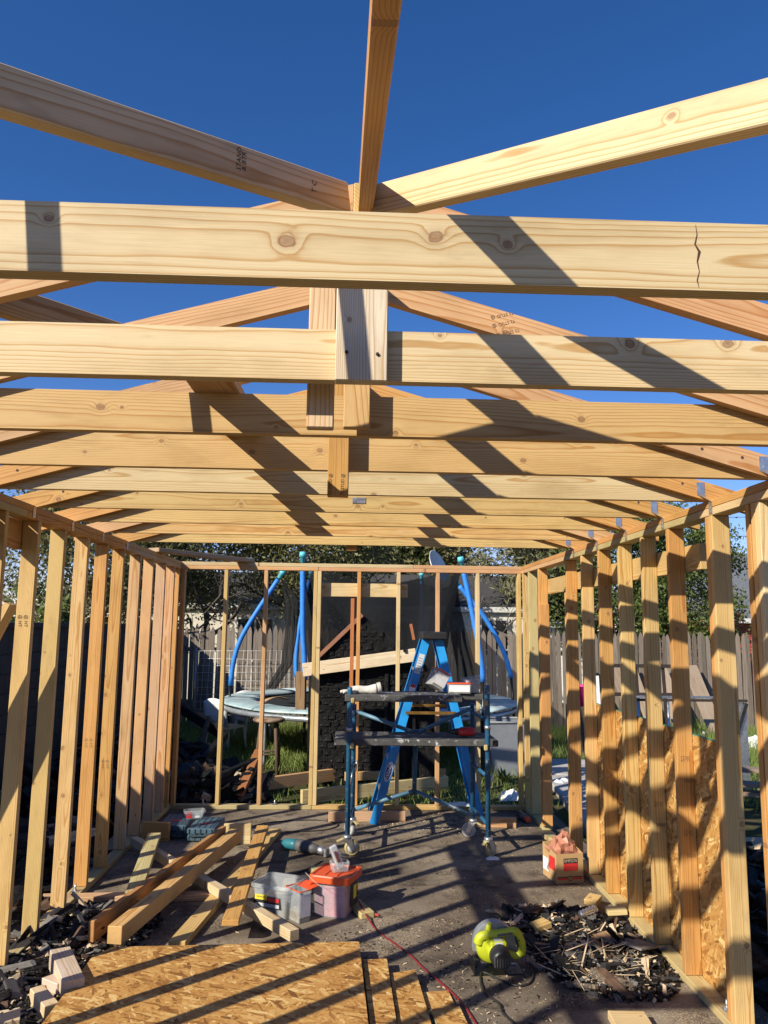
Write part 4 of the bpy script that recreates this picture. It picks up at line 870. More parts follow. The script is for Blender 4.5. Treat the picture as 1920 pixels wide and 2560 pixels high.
BRASS = plain('brass_spreader', (.36, .20, .05), .4, .7, var=.2)
for yy, zz in ((7.60, 0), (8.0, .03)):
    zf = 1.0+zz; tf = zf/tp0.z; a = nf0.lerp(nf1, tf); b = nr0.lerp(nr1, tf); m = MB(); m.bar((a.x, yy, zf), (b.x, yy, zf), (0, 0, 1), .028, .005); W(m, 'spreader_bar', BRASS, lad)
for p in (nr0, fr0, ff0): m = MB(); m.box((p.x, p.y, .02), (.09, .045, .04), b=.006); W(m, 'foot', BLACKPL, lad)
# stickers on the near front rail
X_ = (nf1-nf0).normalized(); W_ = X_.cross(Vector((0, 1, 0))).normalized(); N_ = Vector((0, -1, 0)); N_ = (N_-X_*N_.dot(X_)).normalized(); Rr = X_.cross(N_)*1.
def on_rail(t_, off=0., d=.0038): return nf0.lerp(nf1, t_)+W_*off+N_*d
def rail_mat(p): 
    r_ = X_.cross(N_); return Matrix(((r_.x, X_.x, N_.x, p.x), (r_.y, X_.y, N_.y, p.y), (r_.z, X_.z, N_.z, p.z), (0, 0, 0, 1)))
def rail_mat_h(p): 
    r_ = X_; u_ = N_.cross(X_); return Matrix(((r_.x, u_.x, N_.x, p.x), (r_.y, u_.y, N_.y, p.y), (r_.z, u_.z, N_.z, p.z), (0, 0, 0, 1)))
STK = plain('grey_sticker', (.55, .56, .58), .35, var=.1); WSTK = plain('white_sticker', (.78, .78, .78), .4); REDS = plain('red_print', (.6, .03, .03), .5); YELS = plain('yellow_sticker', (.75, .6, .04), .5)
TL = Matrix.Translation(-Vector(lad.location))
def sticker(t_, w_, h, mat, nm='label'): m = MB(); m.box((0, 0, 0), (w_, h, .0008), b=.0002); return m.build(nm, mat, rA, mw=rail_mat(on_rail(t_)) if False else TL.inverted().inverted() @ Matrix.Identity(4) @ rail_mat(on_rail(t_)) if False else rail_mat(on_rail(t_)))
for (t_, w_, h, mt) in ((.86, .055, .19, STK), (.715, .056, .10, WSTK), (.725, .05, .03, REDS), (.455, .05, .055, YELS)):
    sticker(t_, w_, h, mt) if mt is not REDS else sticker(.737, .05, .028, REDS)
for k_ in range(6): m = MB(); m.box((0, 0, .0008), (.04, .004, .0006), b=.0001); m.build('print_line', INK, rA, mw=rail_mat(on_rail(.82+.014*k_, 0, .0042)))
m = MB(); m.lathe([(.03, 0), (.03, .0008)], Matrix.Diagonal((1.05, 3.1, 1, 1)), 28); m.build('logo_oval', WSTK, rA, mw=rail_mat(on_rail(.275)))
m = MB(); m.lathe([(.0275, 0), (.0275, .0008)], Matrix.Diagonal((1.0, 3.05, 1, 1)), 28); m.build('logo_field', plain('navy_print', (.01, .03, .2), .5), rA, mw=rail_mat(on_rail(.275, 0, .0046)))
text('logo', 'WERNER', .042, rail_mat_h(on_rail(.275, 0, .0062)), WSTK, rA)
# ================================================================== containers
CLR = clear_plastic('clear_polypropylene', (.80, .83, .85), .2, .22); CLR2 = clear_plastic('clear_thin_plastic', (.8, .83, .86), .17, .15); ORG = plain('orange_plastic', (.66, .085, .018), .42, var=.08, dirt=(.5, .1, .03), dirt_amt=.4)
PINKI = plain('pink_contents', (.55, .08, .14), .6, var=.45, scale=25, bump=.6); NAILS = plain('mixed_nails', (.28, .22, .14), .5, .3, var=.6, scale=60, bump=1.)
def rrect(w_, d, r, n=4):
    out = []
    for sx, sy, a0 in ((1, 1, 0), (-1, 1, 90), (-1, -1, 180), (1, -1, 270)):
        for k in range(n+1): q = rad(a0+90*k/n); out.append((sx*(w_/2-r)+r*math.cos(q), sy*(d/2-r)+r*math.sin(q)))
    return out
def tub_mb(w_, d, h, r=.02, taper=.9, wall=.003, lip=.012):
    m = MB(); loops = []
    for (f, z_, ex) in ((taper, 0, 0), (taper, .002, 0), (1, h-.02, 0), (1, h-.02, lip), (1, h-.004, lip), (1, h, lip-.003), (1, h, -wall), (taper, .006, -wall)):
        loops.append([(x_*f*(1+2*ex/w_), y_*f*(1+2*ex/d), z_) for x_, y_ in rrect(w_, d, r)])
    n = len(loops[0]); V = [p for l in loops for p in l]
    m.add(V, [[i*n+k, i*n+(k+1) % n, (i+1)*n+(k+1) % n, (i+1)*n+k] for i in range(len(loops)-1) for k in range(n)]+[list(range(n))[::-1], list(range((len(loops)-1)*n, len(loops)*n))]); return m
def fill_mb(w_, d, z0, z1, r=.018, taper=.92, f1=1.):
    m = MB(); a = [(x_*taper, y_*taper, z0) for x_, y_ in rrect(w_, d, r)]; b = [(x_*f1, y_*f1, z1+rnd.uniform(-.008, .008)) for x_, y_ in rrect(w_, d, r)]; n = len(a)
    m.add(a+b+[(0, 0, z1+.012)], [[k, (k+1) % n, n+(k+1) % n, n+k] for k in range(n)]+[[n+k, n+(k+1) % n, 2*n] for k in range(n)]+[list(range(n))[::-1]]); return m
BLKL = plain('black_label', (.02,)*3, .5)
def flat(nm, c, size, mat, parent, rz=0.): m = MB(); m.box((0, 0, 0), (size[0], .0008, size[1]), b=.0002); return m.build(nm, mat, parent, mw=RT(c, rz=rz))
# open clear tub of nails
t = tag(empty('nail_tub', (-.435, 5.31, 0), -.42), 'open clear plastic tub of nails with yellow and red label', 'tub'); tub_mb(.26, .24, .2, .03, .86).build('tub_body', CLR, t); fill_mb(.24, .22, .006, .10, .03, .86, .92).build('nails', NAILS, t)
flat('label', (-.02, -.1145, .098), (.19, .07), BLKL, t); a = flat('label', (-.065, -.1155, .122), (.085, .03), YELS, t); flat('label', (.025, -.1155, .112), (.075, .022), REDS, t); flat('label', (-.02, -.1155, .078), (.17, .02), STK, t)
text('label_text', 'GRIPRITE', .016, RT((-.065, -.1165, .122), rx=rad(90)), INK, t)
# orange lidded tub
t = tag(empty('lidded_tub', (-.075, 5.33, 0), -.36), 'square clear tub with orange lid holding pink screw boxes', 'tub'); tub_mb(.235, .25, .225, .028, .9).build('tub_body', CLR, t); fill_mb(.222, .236, .006, .19, .026, .9, .97).build('contents', PINKI, t)
m = MB(); m.add(*(lambda L: ([p for l in L for p in l], [[i*20+k, i*20+(k+1) % 20, (i+1)*20+(k+1) % 20, (i+1)*20+k] for i in range(len(L)-1) for k in range(20)]+[list(range((len(L)-1)*20, len(L)*20))]))([[(x_*f, y_*f, z_) for x_, y_ in rrect(.265, .28, .032)] for f, z_ in ((1., .205), (1.02, .208), (1.02, .243), (.99, .25), (.9, .25), (.88, .243), (.02, .243))]))
ld = m.build('lid', ORG, t); m = MB()
for x_ in (-.04, .04): m.box((x_, -.01, .2455), (.006, .17, .006))
m.build('lid_ribs', ORG, ld); flat('label', (.1185, .02, .12), (.12, .14), BLKL, t, rad(90)); flat('label', (.1195, .03, .13), (.05, .08), YELS, t, rad(90))
m = MB(); m.tube(bez([(-.12, -.12, .22), (-.15, -.145, .26), (0, -.2, .2), (.12, -.15, .21)], 6), .0022, 6); m.build('bail_handle', CLR2, t)
# small hinged screw box
def screw_box(name, label, loc, rz, rx=0., w_=.09, d=.15, h=.185, openlid=True, s=1., group=None):
    t = tag(empty(name, loc, rz), label, 'screw box', group); t.rotation_euler = (rx, 0, rz); t.scale = (s,)*3
    tub_mb(w_, d, h, .008, .96, .002, .003).build('box_body', CLR2, t); fill_mb(w_*.96, d*.96, .004, h*.33, .008, .95, .98).build('screws', NAILS, t)
    flat('label', (0, -d/2-.0005, h*.53), (w_*.86, h*.7), WSTK, t)
    m = MB(); m.tube([(*p, h) for p in rrect(w_+.004, d+.004, .008, 2)], .004, 6, closed=True); m.build('lid_rim', ORG, t)
    if openlid: m = MB(); m.box((w_*.5+d*.18, .0, h+.004), (d*.55, d*.9, .005), rot=Matrix.Rotation(-.12, 3, 'Y')); m.box((w_*.5+d*.25, -.01, h+.012), (.02, .02, .008)); m.build('lid', ORG, t)
    else: m = MB(); m.box((0, 0, h+.004), (w_, d, .006)); m.build('lid', ORG, t)
    return t
screw_box('screw_box', 'small clear screw box with open orange lid on the floor', (-.305, 5.20, 0), .68)
t = tag(empty('loose_tray', (-.055, 5.33, .251), .3), 'small clear tray holding a tool bit pack on the orange lid', 'tray'); tub_mb(.11, .09, .06, .008, .9, .002, .002).build('tray_body', CLR2, t)
m = MB(); m.bar((.01, 0, .01), (-.045, .02, .15), (1, 0, 0), .05, .035, .008); bp_ = m.build('bit_pack', plain('silver_pack', (.45, .47, .5), .3, .3), t); m = MB(); m.bar((-.006, -.0195, .05), (-.034, -.0095, .12), (1, 0, 0), .018, .003); m.build('label', plain('brown_print', (.12, .03, .02), .5), bp_)
# tool cases
NAVY = plain('slate_blue_case', (.055, .105, .14), .5, var=.12); NAVYD = plain('dark_case_trim', (.03, .055, .075), .5)
def case(loc, rz, label):
    t = tag(empty('tool_case', loc, rz), label, 'tool case', 'slate blue tool cases'); w_, d, h = .235, .42, .115
    m = MB(); m.box((0, d/2, h*.3), (w_, d, h*.55), b=.014); m.build('base_shell', NAVY, t); m = MB(); m.box((0, d/2, h*.77), (w_+.006, d+.006, h*.42), b=.016); l_ = m.build('lid_shell', NAVY, t)
    m = MB()
    for i in range(5): x_ = -.094+.047*i; m.box((x_+.0235 if i < 4 else x_, d/2, h*.98), (.006, d*.9, .008), b=.002); m.box((x_, -.004, h*.77), (.008, .012, h*.36), b=.003); m.box((x_, .002, h*.3), (.008, .012, h*.4), b=.003)
    m.build('ribs', NAVYD, t)
    for x_ in (-.06, .06): m = MB(); m.box((x_, -.008, h*.52), (.05, .012, .03), b=.004); m.build('latch', NAVYD, t)
    m = MB(); m.box((0, -.012, h*.5), (.1, .012, .014), b=.005); m.build('handle', NAVYD, t)
    m = MB(); m.box((0, d*.4, h*.985), (.08, .05, .0045), b=.001); m.build('label', REDS, t)
c0, c1 = PX(500, 2107, z=0), PX(432, 2100, z=0)
case((c0.x, c0.y, 0), -.04, 'slate blue tool case with ribbed lid, right of the two by loose lumber'); case((c1.x-.015, c1.y+.02, 0), .02, 'slate blue tool case with ribbed lid, left of the two by loose lumber')
q = PX(480, 2052, z=.12); t = tag(empty('blister_pack', (q.x, q.y+.1, .121), .3), 'clear blister pack with red print lying on a tool case', 'package'); tub_mb(.16, .1, .07, .02, .85).build('shell', CLR2, t); flat('label', (-.05, -.046, .035), (.05, .05), REDS, t); flat('label', (.02, -.0465, .03), (.04, .04), WSTK, t)
# cardboard box with bags
e0, e1, e2 = PX(1391, 2173, z=0), PX(1392, 2210, z=0), PX(1459, 2206, z=0); rz = math.atan2(e2.y-e1.y, e2.x-e1.x); bw = (e2-e1).length; bd = .24
t = tag(empty('cardboard_box', (e1.x, e1.y, 0), rz), 'open cardboard carton with black and red print, orange bags inside', 'box'); h = .2; m = MB(); CARD = plain('carton_board', (.46, .29, .13), .85, var=.08, scale=5)
m.add([(0, 0, 0), (bw, 0, 0), (bw, bd, 0), (0, bd, 0), (0, 0, h), (bw, 0, h), (bw, bd, h+.04), (0, bd, h+.03)], [[3, 2, 1, 0], [0, 1, 5, 4], [1, 2, 6, 5], [2, 3, 7, 6], [3, 0, 4, 7]]); b = m.build('carton', CARD, t); b.modifiers.new('t', 'SOLIDIFY').thickness = .004
flat('printed_panel', (bw*.52, -.003, h*.76), (bw*.52, .035), BLKL, t); flat('printed_panel', (bw*.52, -.003, h*.55), (bw*.52, .05), REDS, t); text('brand_print', 'SIMPSON', .03, RT((bw*.52, -.0042, h*.76), rx=rad(90)), plain('tan_print', (.5, .4, .28), .6), t, xs=.85); text('brand_print', 'Strong-Tie', .016, RT((bw*.52, -.0042, h*.55), rx=rad(90)), plain('dull_print', (.35, .05, .03), .6), t)
for x0, x1 in ((.03, .42), (.58, .96)): flat('printed_stripe', (bw*(x0+x1)/2, -.003, h*.16), (bw*(x1-x0), .012), REDS, t); flat('printed_stripe', (bw*(x0+x1)/2, -.003, h*.215), (bw*(x1-x0), .005), BLKL, t)
flat('printed_mark', (bw*.5, -.003, h*.16), (.022, .036), BLKL, t); flat('printed_mark', (bw*.5, -.0042, h*.16), (.014, .026), CARD, t)
flat('printed_panel', (-.003, bd*.3, h*.62), (bd*.4, .09), REDS, t, rad(90)); flat('shipping_label', (-.003, bd*.75, h*.45), (bd*.4, .09), WSTK, t, rad(90))
BAG = clear_plastic('orange_film', (.68, .30, .20), .5, .22)
for i, (x_, y_, s_) in enumerate(((.06, .13, .075), (.125, .15, .08), (.15, .09, .06))):
    r_ = np.random.default_rng(40+i); m = MB(); g = []
    for a in range(9):
        row = []
        for b_ in range(13): th, ph_ = math.pi*a/8, 2*math.pi*b_/12; k_ = s_*(1+.35*math.sin(3*ph_+5*th+i)*math.sin(th)+.2*r_.normal()*(b_ % 12 > 0)); row.append((k_*math.sin(th)*math.cos(ph_), k_*math.sin(th)*math.sin(ph_)*.8, k_*1.25*math.cos(th)))
        g.append(row)
    m.sheet(g, smooth=False); o = m.build('plastic_bag', BAG, None, mw=Matrix.Translation((e1.x, e1.y, 0)) @ Matrix.Rotation(rz, 4, 'Z') @ Matrix.Translation((x_, y_, .17+.03*(i == 1)))); tag(o, ['crumpled orange plastic bag in the carton, left one', 'tallest crumpled orange plastic bag standing up in the carton', 'low crumpled orange plastic bag at the right of the carton'][i], 'bag', 'orange bags in the carton')
# ================================================================== things on the scaffold
zt = 1.2525
t = tag(empty('work_glove', (.07, 6.66, zt+.0), .1), 'pair of off white work gloves on the left end of upper plank', 'gloves'); GLV = plain('glove_leather', (.55, .53, .48), .9, var=.25, scale=30, bump=.5)
m = MB(); m.tube(bez([(-.1, 0, .02), (-.04, .01, .028), (.03, 0, .03), (.09, -.02, .035), (.14, -.03, .04)], 4), [.015, .022, .028, .032, .034, .035, .036, .034, .032, .031, .03, .033, .036, .038, .04, .042, .043], 12); m.build('palm', GLV, t)
for i, (a, b) in enumerate((((-.09, .0, .02), (-.16, -.01, .012)), ((-.09, .02, .018), (-.155, .03, .012)), ((-.08, -.02, .016), (-.14, -.04, .012)), ((-.02, -.02, .02), (-.07, -.055, .014)), ((.02, .03, .015), (-.04, .06, .012)))): m = MB(); m.tube(bez([a, (Vector(a)+Vector(b))/2+Vector((0, 0, .006)), b], 3), .0105, 8); m.build('finger', GLV, t)
m = MB(); m.lathe([(.042, 0), (.046, .03), (.043, .034), (.03, .03)], RT((.14, -.03, .046), ry=rad(80)), 14, cap=False); m.build('cuff', GLV, t)
q = PX(1085, 1733, z=zt); screw_box('screw_box', 'clear screw box with orange rim tipped over on the upper plank', (q.x-.0, 6.78, zt+.045), .5, 0, .13, .13, .15, False)
bpy.context.view_layer.objects.active = None
for o in [o for o in col.objects if o.name.startswith('screw_box') and o.location.z > 1.2]: o.rotation_euler = (0, .52, .35)
q = PX(1140, 1733, z=zt); screw_box('screw_box', 'low screw box with orange lid and white label on upper plank', (q.x+.03, 6.79, zt+.001), -.1, 0, .2, .12, .08, False)
q = PX(1187, 1733, z=zt); t = tag(empty('clear_tub', (q.x-.02, 6.86, zt+.001), .15), 'translucent white tub with lid at right end of upper plank', 'tub'); tub_mb(.13, .13, .115, .02, .9).build('tub_body', CLR, t); fill_mb(.12, .12, .004, .07, .018, .9, .95).build('contents', plain('pale_contents', (.6, .58, .5), .8, var=.2), t); m = MB(); m.box((.01, 0, .128), (.14, .14, .01), rot=Matrix.Rotation(-.2, 3, 'Y'), b=.004); m.build('lid', CLR, t); flat('label', (-.05, -.066, .06), (.03, .1), WSTK, t)
# drill on the lower plank
zl = .8935; q = PX(1155, 1838, z=zl); t = tag(empty('impact_driver', (q.x, 6.72, zl), .1), 'red and black cordless driver lying on the lower plank', 'drill'); RED = plain('red_tool_body', (.5, .025, .03), .45, var=.1)
m = MB(); m.tube([(-.06, 0, .05), (.0, 0, .05), (.06, 0, .05), (.085, 0, .05)], [.028, .034, .034, .026], 14); m.build('motor_body', RED, t); m = MB(); m.tube([(-.13, 0, .05), (-.1, 0, .05), (-.06, 0, .05)], [.013, .022, .03], 14); m.tube([(-.16, 0, .05), (-.13, 0, .05)], .006, 8); m.build('chuck', BLACKPL, t)
m = MB(); m.bar((.03, .0, .04), (.05, .12, .035), (1, 0, 0), .042, .035, .01); m.build('grip', BLACKPL, t); m = MB(); m.box((.05, .15, .035), (.11, .06, .065), b=.01); m.build('battery', RED, t)
# ================================================================== tools on the floor
MAKB = plain('teal_tool_body', (.02, .15, .19), .45, var=.1); GREYT = plain('grey_rubber', (.09, .09, .092), .6, var=.15)
a, b = PX(560+560*.2652, 2000+395*.2652, z=.06), PX(560+980*.2652, 2000+480*.2652, z=.05); t = tag(empty('reciprocating_saw', (a.x, a.y, 0), math.atan2(b.y-a.y, b.x-a.x)), 'teal and black reciprocating saw lying on the concrete floor', 'power saw'); L = (b-a).length
m = MB(); m.tube([(0, 0, .05), (.03, 0, .052), (.1, 0, .055), (.14, 0, .055)], [.028, .04, .042, .046], 14); m.build('handle', MAKB, t); m = MB(); m.tube([(.135, 0, .055), (.16, 0, .055), (.28, 0, .05), (.34, 0, .045)], [.045, .05, .042, .03], 14); m.build('gear_housing', GREYT, t)
m = MB(); m.tube([(.33, 0, .045), (.36, 0, .045), (.4, 0, .042)], [.026, .03, .03], 12); m.box((.42, 0, .04), (.02, .07, .06)); m.build('shoe', ALU, t); m = MB(); m.box((.52, 0, .042), (.2, .0015, .02), b=.0003); m.build('blade', STEEL, t)
# circular saw
LIME = plain('lime_plastic', (.42, .47, .02), .42, var=.07, scale=8); csaw = t = tag(empty('circular_saw', (.80, 4.47, 0), .06), 'lime green corded circular saw standing on the concrete floor', 'power saw'); t.scale = (.92,)*3
m = MB(); m.box((0, 0, .0035), (.29, .16, .004), b=.001); m.box((-.143, 0, .03), (.006, .16, .055), b=.001); m.box((-.13, -.02, .05), (.02, .05, .05), b=.004); m.build('shoe', plain('black_steel_shoe', (.02,)*3, .35, .5), t)
m = MB(); A = [(.128*math.cos(q), .128*math.sin(q)) for q in np.linspace(rad(-12), rad(192), 26)]; n = len(A)
V = [(x_, .03, z_+.118) for x_, z_ in A]+[(x_*1.02, .05, z_*1.02+.118) for x_, z_ in A]+[(x_*1.02, .085, z_*1.02+.118) for x_, z_ in A]+[(x_, .1, z_+.118) for x_, z_ in A]
m.add(V, [list(range(n)), list(range(3*n, 4*n))[::-1]]+[[k_*n+i, (k_+1)*n+i, (k_+1)*n+i+1, k_*n+i+1] for k_ in range(3) for i in range(n-1)], smooth=False); m.build('blade_guard', plain('grey_guard', (.30, .32, .34), .4, .4), t)
m = MB(); m.lathe([(.001, -.001), (.095, -.001), (.095, .001), (.001, .001)], RT((0, .066, .098), rx=rad(90)), 40, cap=False); m.build('saw_blade', STEEL, t)
m = MB(); m.lathe([(.09, 0), (.094, .012), (.082, .03), (.05, .04), (.001, .042)], RT((-.02, .032, .118), rx=rad(90)), 28, cap=False); m.build('gear_case', LIME, t)
m = MB(); m.tube([(.0, .03, .115), (.0, -.02, .113), (.0, -.075, .11)], [.066, .06, .058], 22); m.box((0, -.03, .155), (.1, .09, .045), b=.012); m.build('motor_housing', LIME, t)
m = MB(); m.tube([(0, -.07, .11), (0, -.078, .11), (0, -.14, .105), (0, -.158, .103)], [.056, .06, .057, .045], 22); mc = m.build('motor_cap', BLACKPL, t); m = MB()
for i in range(7): m.box((-.045+.015*i, -.158, .103), (.004, .004, .06), b=.001)
m.build('vent_slots', GREYT, mc); flat('label', (.0, -.0765, .163), (.05, .022), STK, t); m = MB(); m.box((.0, -.04, .1785), (.05, .045, .002), b=.0005); m.build('label', STK, t)
m = MB(); hp = [(-.1, .02, .14), (-.088, .012, .175), (-.035, .0, .192), (.045, -.008, .203), (.1, -.012, .212), (.128, -.015, .198), (.145, -.018, .155), (.15, -.02, .11), (.142, -.02, .09)]; hp = bez(hp, 5)
m.tube(hp, [.031-.009*min(1, i/12) for i in range(len(hp))], 12); m.tube(bez([(.15, -.02, .1), (.12, -.02, .08), (.09, -.015, .085), (.05, -.01, .1)], 4), .018, 12); m.build('handle_loop', LIME, t)
m = MB(); m.bar((.118, -.016, .19), (.13, -.018, .13), (1, 0, 0), .02, .018, .004); m.build('trigger', BLACKPL, t)
for sx, sy, sz in ((-.07, -.018, .168), (.03, -.026, .2), (.125, -.036, .17), (.0, -.079, .135)):
    m = MB(); m.lathe([(.005, 0), (.004, .002)], RT((sx, sy-.006, sz), rx=rad(90)), 8); m.build('screw', BLACKPL, t)
m = MB(); m.bar((.0, -.033, .196), (.09, -.037, .207), (0, 0, 1), .012, .004, .001); m.build('grip_inlay', GREYT, t)
m = MB(); m.tube([(-.035, .035, .2), (-.035, .02, .245)], [.02, .014], 12); m.build('front_knob', LIME, t)
m = MB(); m.box((.1, .05, .006), (.06, .015, .01)); m.build('rip_fence', ALU, t)
def cord(name, label, pts, r, mat, parent=None, mwi=None):
    m = MB(); m.tube(bez([(p[0], p[1], p[2] if len(p) > 2 else r+.001) for p in pts], 7), r, 8); o = m.build(name, mat, parent, mw=mwi)
    if parent is None: tag(o, label, 'cord')
CORDB = plain('black_rubber_cord', (.022, .02, .02), .5, var=.2); CORDR = plain('red_cord', (.20, .018, .024), .45, var=.2)
SAWI = (Matrix.Translation((.80, 4.47, 0)) @ Matrix.Rotation(.06, 4, 'Z') @ Matrix.Scale(.92, 4)).inverted(); cord('power_cord', None, [(.965, 4.50, .07), (1.0, 4.55), (.99, 4.43), (.945, 4.30), (.87, 4.265), (.80, 4.33), (.72, 4.42), (.69, 4.3), (.70, 4.17), (.742, 4.07), (.745, 3.97), (.79, 3.85), (.83, 3.7)], .0055, CORDB, csaw, SAWI)
cord('extension_cord', 'red extension cord running from the timber to lower edge', [(.02, 5.62, .012), (.06, 5.45, .05), (.082, 5.32, .05), (.165, 5.05), (.268, 4.82), (.355, 4.64), (.406, 4.49), (.485, 4.30), (.561, 4.09), (.60, 3.88), (.64, 3.6)], .005, CORDR)
cord('extension_cord', 'black cord curling from reciprocating saw behind the tubs', [(-.2, 6.42), (-.3, 6.2), (-.5, 5.95), (-.62, 5.75), (-.45, 5.68), (-.3, 5.78), (-.15, 5.95), (-.12, 5.8), (-.3, 5.62), (-.45, 5.62)], .006, CORDB)
cord('extension_cord', 'black cord loop on the floor near the back plate', [(-.75, 7.25), (-.9, 7.4), (-.7, 7.62), (-.3, 7.7), (-.1, 7.55), (-.2, 7.35), (-.5, 7.28), (-.72, 7.33)], .005, CORDB)
# ================================================================== sheet goods and loose lumber on the floor
def slab_poly(name, label, pts, z0, z1, mat, cat, kids=None, angle=0.):
    c = sum((Vector((*p, 0)) for p in pts), Vector())/len(pts); n = len(pts); V = [(p[0]-c.x, p[1]-c.y, z0) for p in pts]+[(p[0]-c.x, p[1]-c.y, z1) for p in pts]
    o = obj(name, new_mesh(name, V, [list(range(n))[::-1], list(range(n, 2*n))]+[[i, (i+1) % n, n+(i+1) % n, n+i] for i in range(n)], mat), None, Matrix.Translation((c.x, c.y, 0)))
    m = MB(); e = .0006
    m2 = [(p[0]-c.x, p[1]-c.y) for p in pts]; mid = (z0+z1)/2
    V = [(x_*1.0008, y_*1.0008, z0+.001) for x_, y_ in m2]+[(x_*1.0008, y_*1.0008, z1-.0005) for x_, y_ in m2]; m.add(V, [[i, (i+1) % n, n+(i+1) % n, n+i] for i in range(n)]); m.build('painted_edge', EDGE, o)
    return tag(o, label, cat, 'strand board pieces on the floor')
EDGE = plain('sea_green_edge', (.30, .40, .27), .8, var=.25, scale=30)
sup = .075
slab_poly('strand_board', 'large strand board sheet at lower left, corner to corner with shadows', [(-1.30, 3.05), (.125, 3.05), (.068, 4.62), (-1.255, 4.555), (-1.32, 4.42)], sup, sup+.012, OSB, 'board')
slab_poly('strand_board', 'narrow strand board strip next to the large sheet', [(.135, 3.05), (.245, 3.05), (.215, 4.47), (.088, 4.46)], sup-.03, sup-.018, OSB, 'board')
slab_poly('strand_board', 'strand board strip right of the narrow strip, beside the cord', [(.25, 3.05), (.425, 3.05), (.36, 4.385), (.228, 4.34)], sup-.05, sup-.038, OSB, 'board')
tag(board('support_scrap', (-1.1, 4.3, .037), (.05, 4.4, .037), (0, 1, 0), .089, .0738, tint('green')), 'timber holding up the far edge of the large strand board', 'timber')
tag(board('support_scrap', (-1.1, 3.3, .037), (.1, 3.3, .037), (0, 1, 0), .089, .0738, tint('green')), 'timber holding up the near edge of the large strand board', 'timber')
for i, (x_, y_) in enumerate(((.47, 4.1), (.5, 3.9))): slab_poly('strand_board', ['small strand board offcut by the cord, farther one', 'small strand board offcut by the cord, nearer one'][i], [(x_-.08, y_-.12), (x_+.06, y_-.12), (x_+.04, y_+.1), (x_-.1, y_+.08)], .002+.014*i, .014+.014*i, OSB, 'board')
ZB = lambda x_, y_, z: PX(x_*.3858, 1760+y_*.3858, z=z); ZT = lambda x_, y_, z: PX(560+x_*.2652, 2000+y_*.2652, z=z); ZCc = lambda x_, y_, z: PX(900+x_*.3617, 1960+y_*.3617, z=z); ZR = lambda x_, y_, z: PX(1280+x_*.3858, 1760+y_*.3858, z=z)
def lum(label, p, q, w_, t, kind, wd=None, col_=None, cat='lumber', name='loose_lumber', mat=None):
    p, q = Vector(p), Vector(q); d = q-p; wd = wd or (-d.y, d.x, 0); return tag(board(name, p, q, wd, w_, t, col_ or tint(kind), None, mat), label, cat, 'loose lumber on the floor')
lum('pale slim timber lying across under the long beams', ZB(870, 885, .07), ZT(665, 1275, .07), .062, .06, 'pale')
lum('yellow board on the floor under the raised orange plank', ZB(1145, 1560, .02), ZT(485, 290, .02), .1, .038, 'yellow')
lum('orange plank lying on top of the pale slim timber', ZT(60, 1160, .125), ZT(365, 258, .14), .095, .034, 'orange')
lum('short greenish plank sloping down from the left wood block', ZB(845, 1290, .10), ZB(1000, 850, .165), .1, .038, 'green')
lum('long yellow beam leaning on the right wood block', ZB(742, 1500, .115), ZB(1528, 850, .15), .085, .095, 'orange', col_=(.60, .39, .16))
lum('orange brown board on edge beside the long yellow beam', ZB(590, 1475, .10), ZB(1450, 838, .17), .115, .036, 'red', wd=(0, 0, 1), col_=(.46, .24, .09))
lum('pinkish board lying across behind the rubble at left', ZB(90, 1265, .02), ZB(1370, 1240, .02), .089, .037, 'pink')
a, b = ZB(915, 880, 0), ZB(1095, 890, 0); lum('upright wood block at left of the tool cases', (a.x, a.y, .075), (b.x, b.y, .075), .15, .038, 'orange', wd=(0, 0, 1), cat='wood block', name='wood_block')
a, b = ZB(1448, 905, 0), ZB(1625, 905, 0); lum('upright wood block at right of the tool cases', (a.x, a.y, .08), (b.x, b.y, .08), .16, .038, 'cream', wd=(0, 0, 1), cat='wood block', name='wood_block')
lum('two by four behind the orange lidded tub with red tag on its end', ZT(850, 640, .02), ZT(1355, 1090, .02), .089, .038, 'green')
m = MB(); e = ZT(1440, 1085, .02); m.box((e.x, e.y+.0, .022), (.026, .003, .016), rot=-.35); tag(m.build('paper_tag', plain('dull_red_paper', (.38, .05, .03), .7)), 'red paper tag stapled to the end of the short timber', 'tag')
P0 = lambda x_, y_, z: PX(800+x_*.3844, 1350+y_*.3844, z=z)
lum('offcut stud on the floor just inside the back plate, left one', P0(55, 1800, .045), P0(555, 1795, .045), .089, .038, 'pink', wd=(0, 0, 1)); lum('offcut stud on the floor near the right rear castor', P0(945, 1830, .045), P0(1275, 1838, .045), .089, .038, 'peach', wd=(0, 0, 1))
a, b = ZB(385, 1640, .08), ZB(475, 1850, .08); lum('pale square block standing in the rubble beside the strand board', a, b, .1, .09, 'pale', col_=(.60, .50, .40), cat='wood block', name='wood_block')
lum('small pale block with a shadow across it in the left rubble', ZB(235, 1870, .07), ZB(330, 1990, .05), .065, .06, 'pale', cat='wood block', name='wood_block'); lum('broken pale offcut between two blocks in the left rubble', ZB(325, 1790, .05), ZB(425, 1830, .06), .09, .05, 'pale', col_=(.62, .5, .42), cat='wood block', name='wood_block')
lum('pale board end at the lower left corner of the floor', ZB(-40, 2060, .03), ZB(130, 2030, .03), .12, .038, 'pale', cat='wood block', name='wood_block')
for i, (x_, y_, a, kk) in enumerate(((1250, 975, .4, 'yellow'), (1610, 800, .9, 'yellow'))): q = ZCc(x_, y_, .05); d = Vector((math.cos(a), math.sin(a), .15))*.05; lum(['square wood offcut tilted on the burnt rubble near saw', 'square wood offcut lying against right bottom plate'][i], q-d, q+d, .085, .035, kk, cat='wood block', name='wood_block')
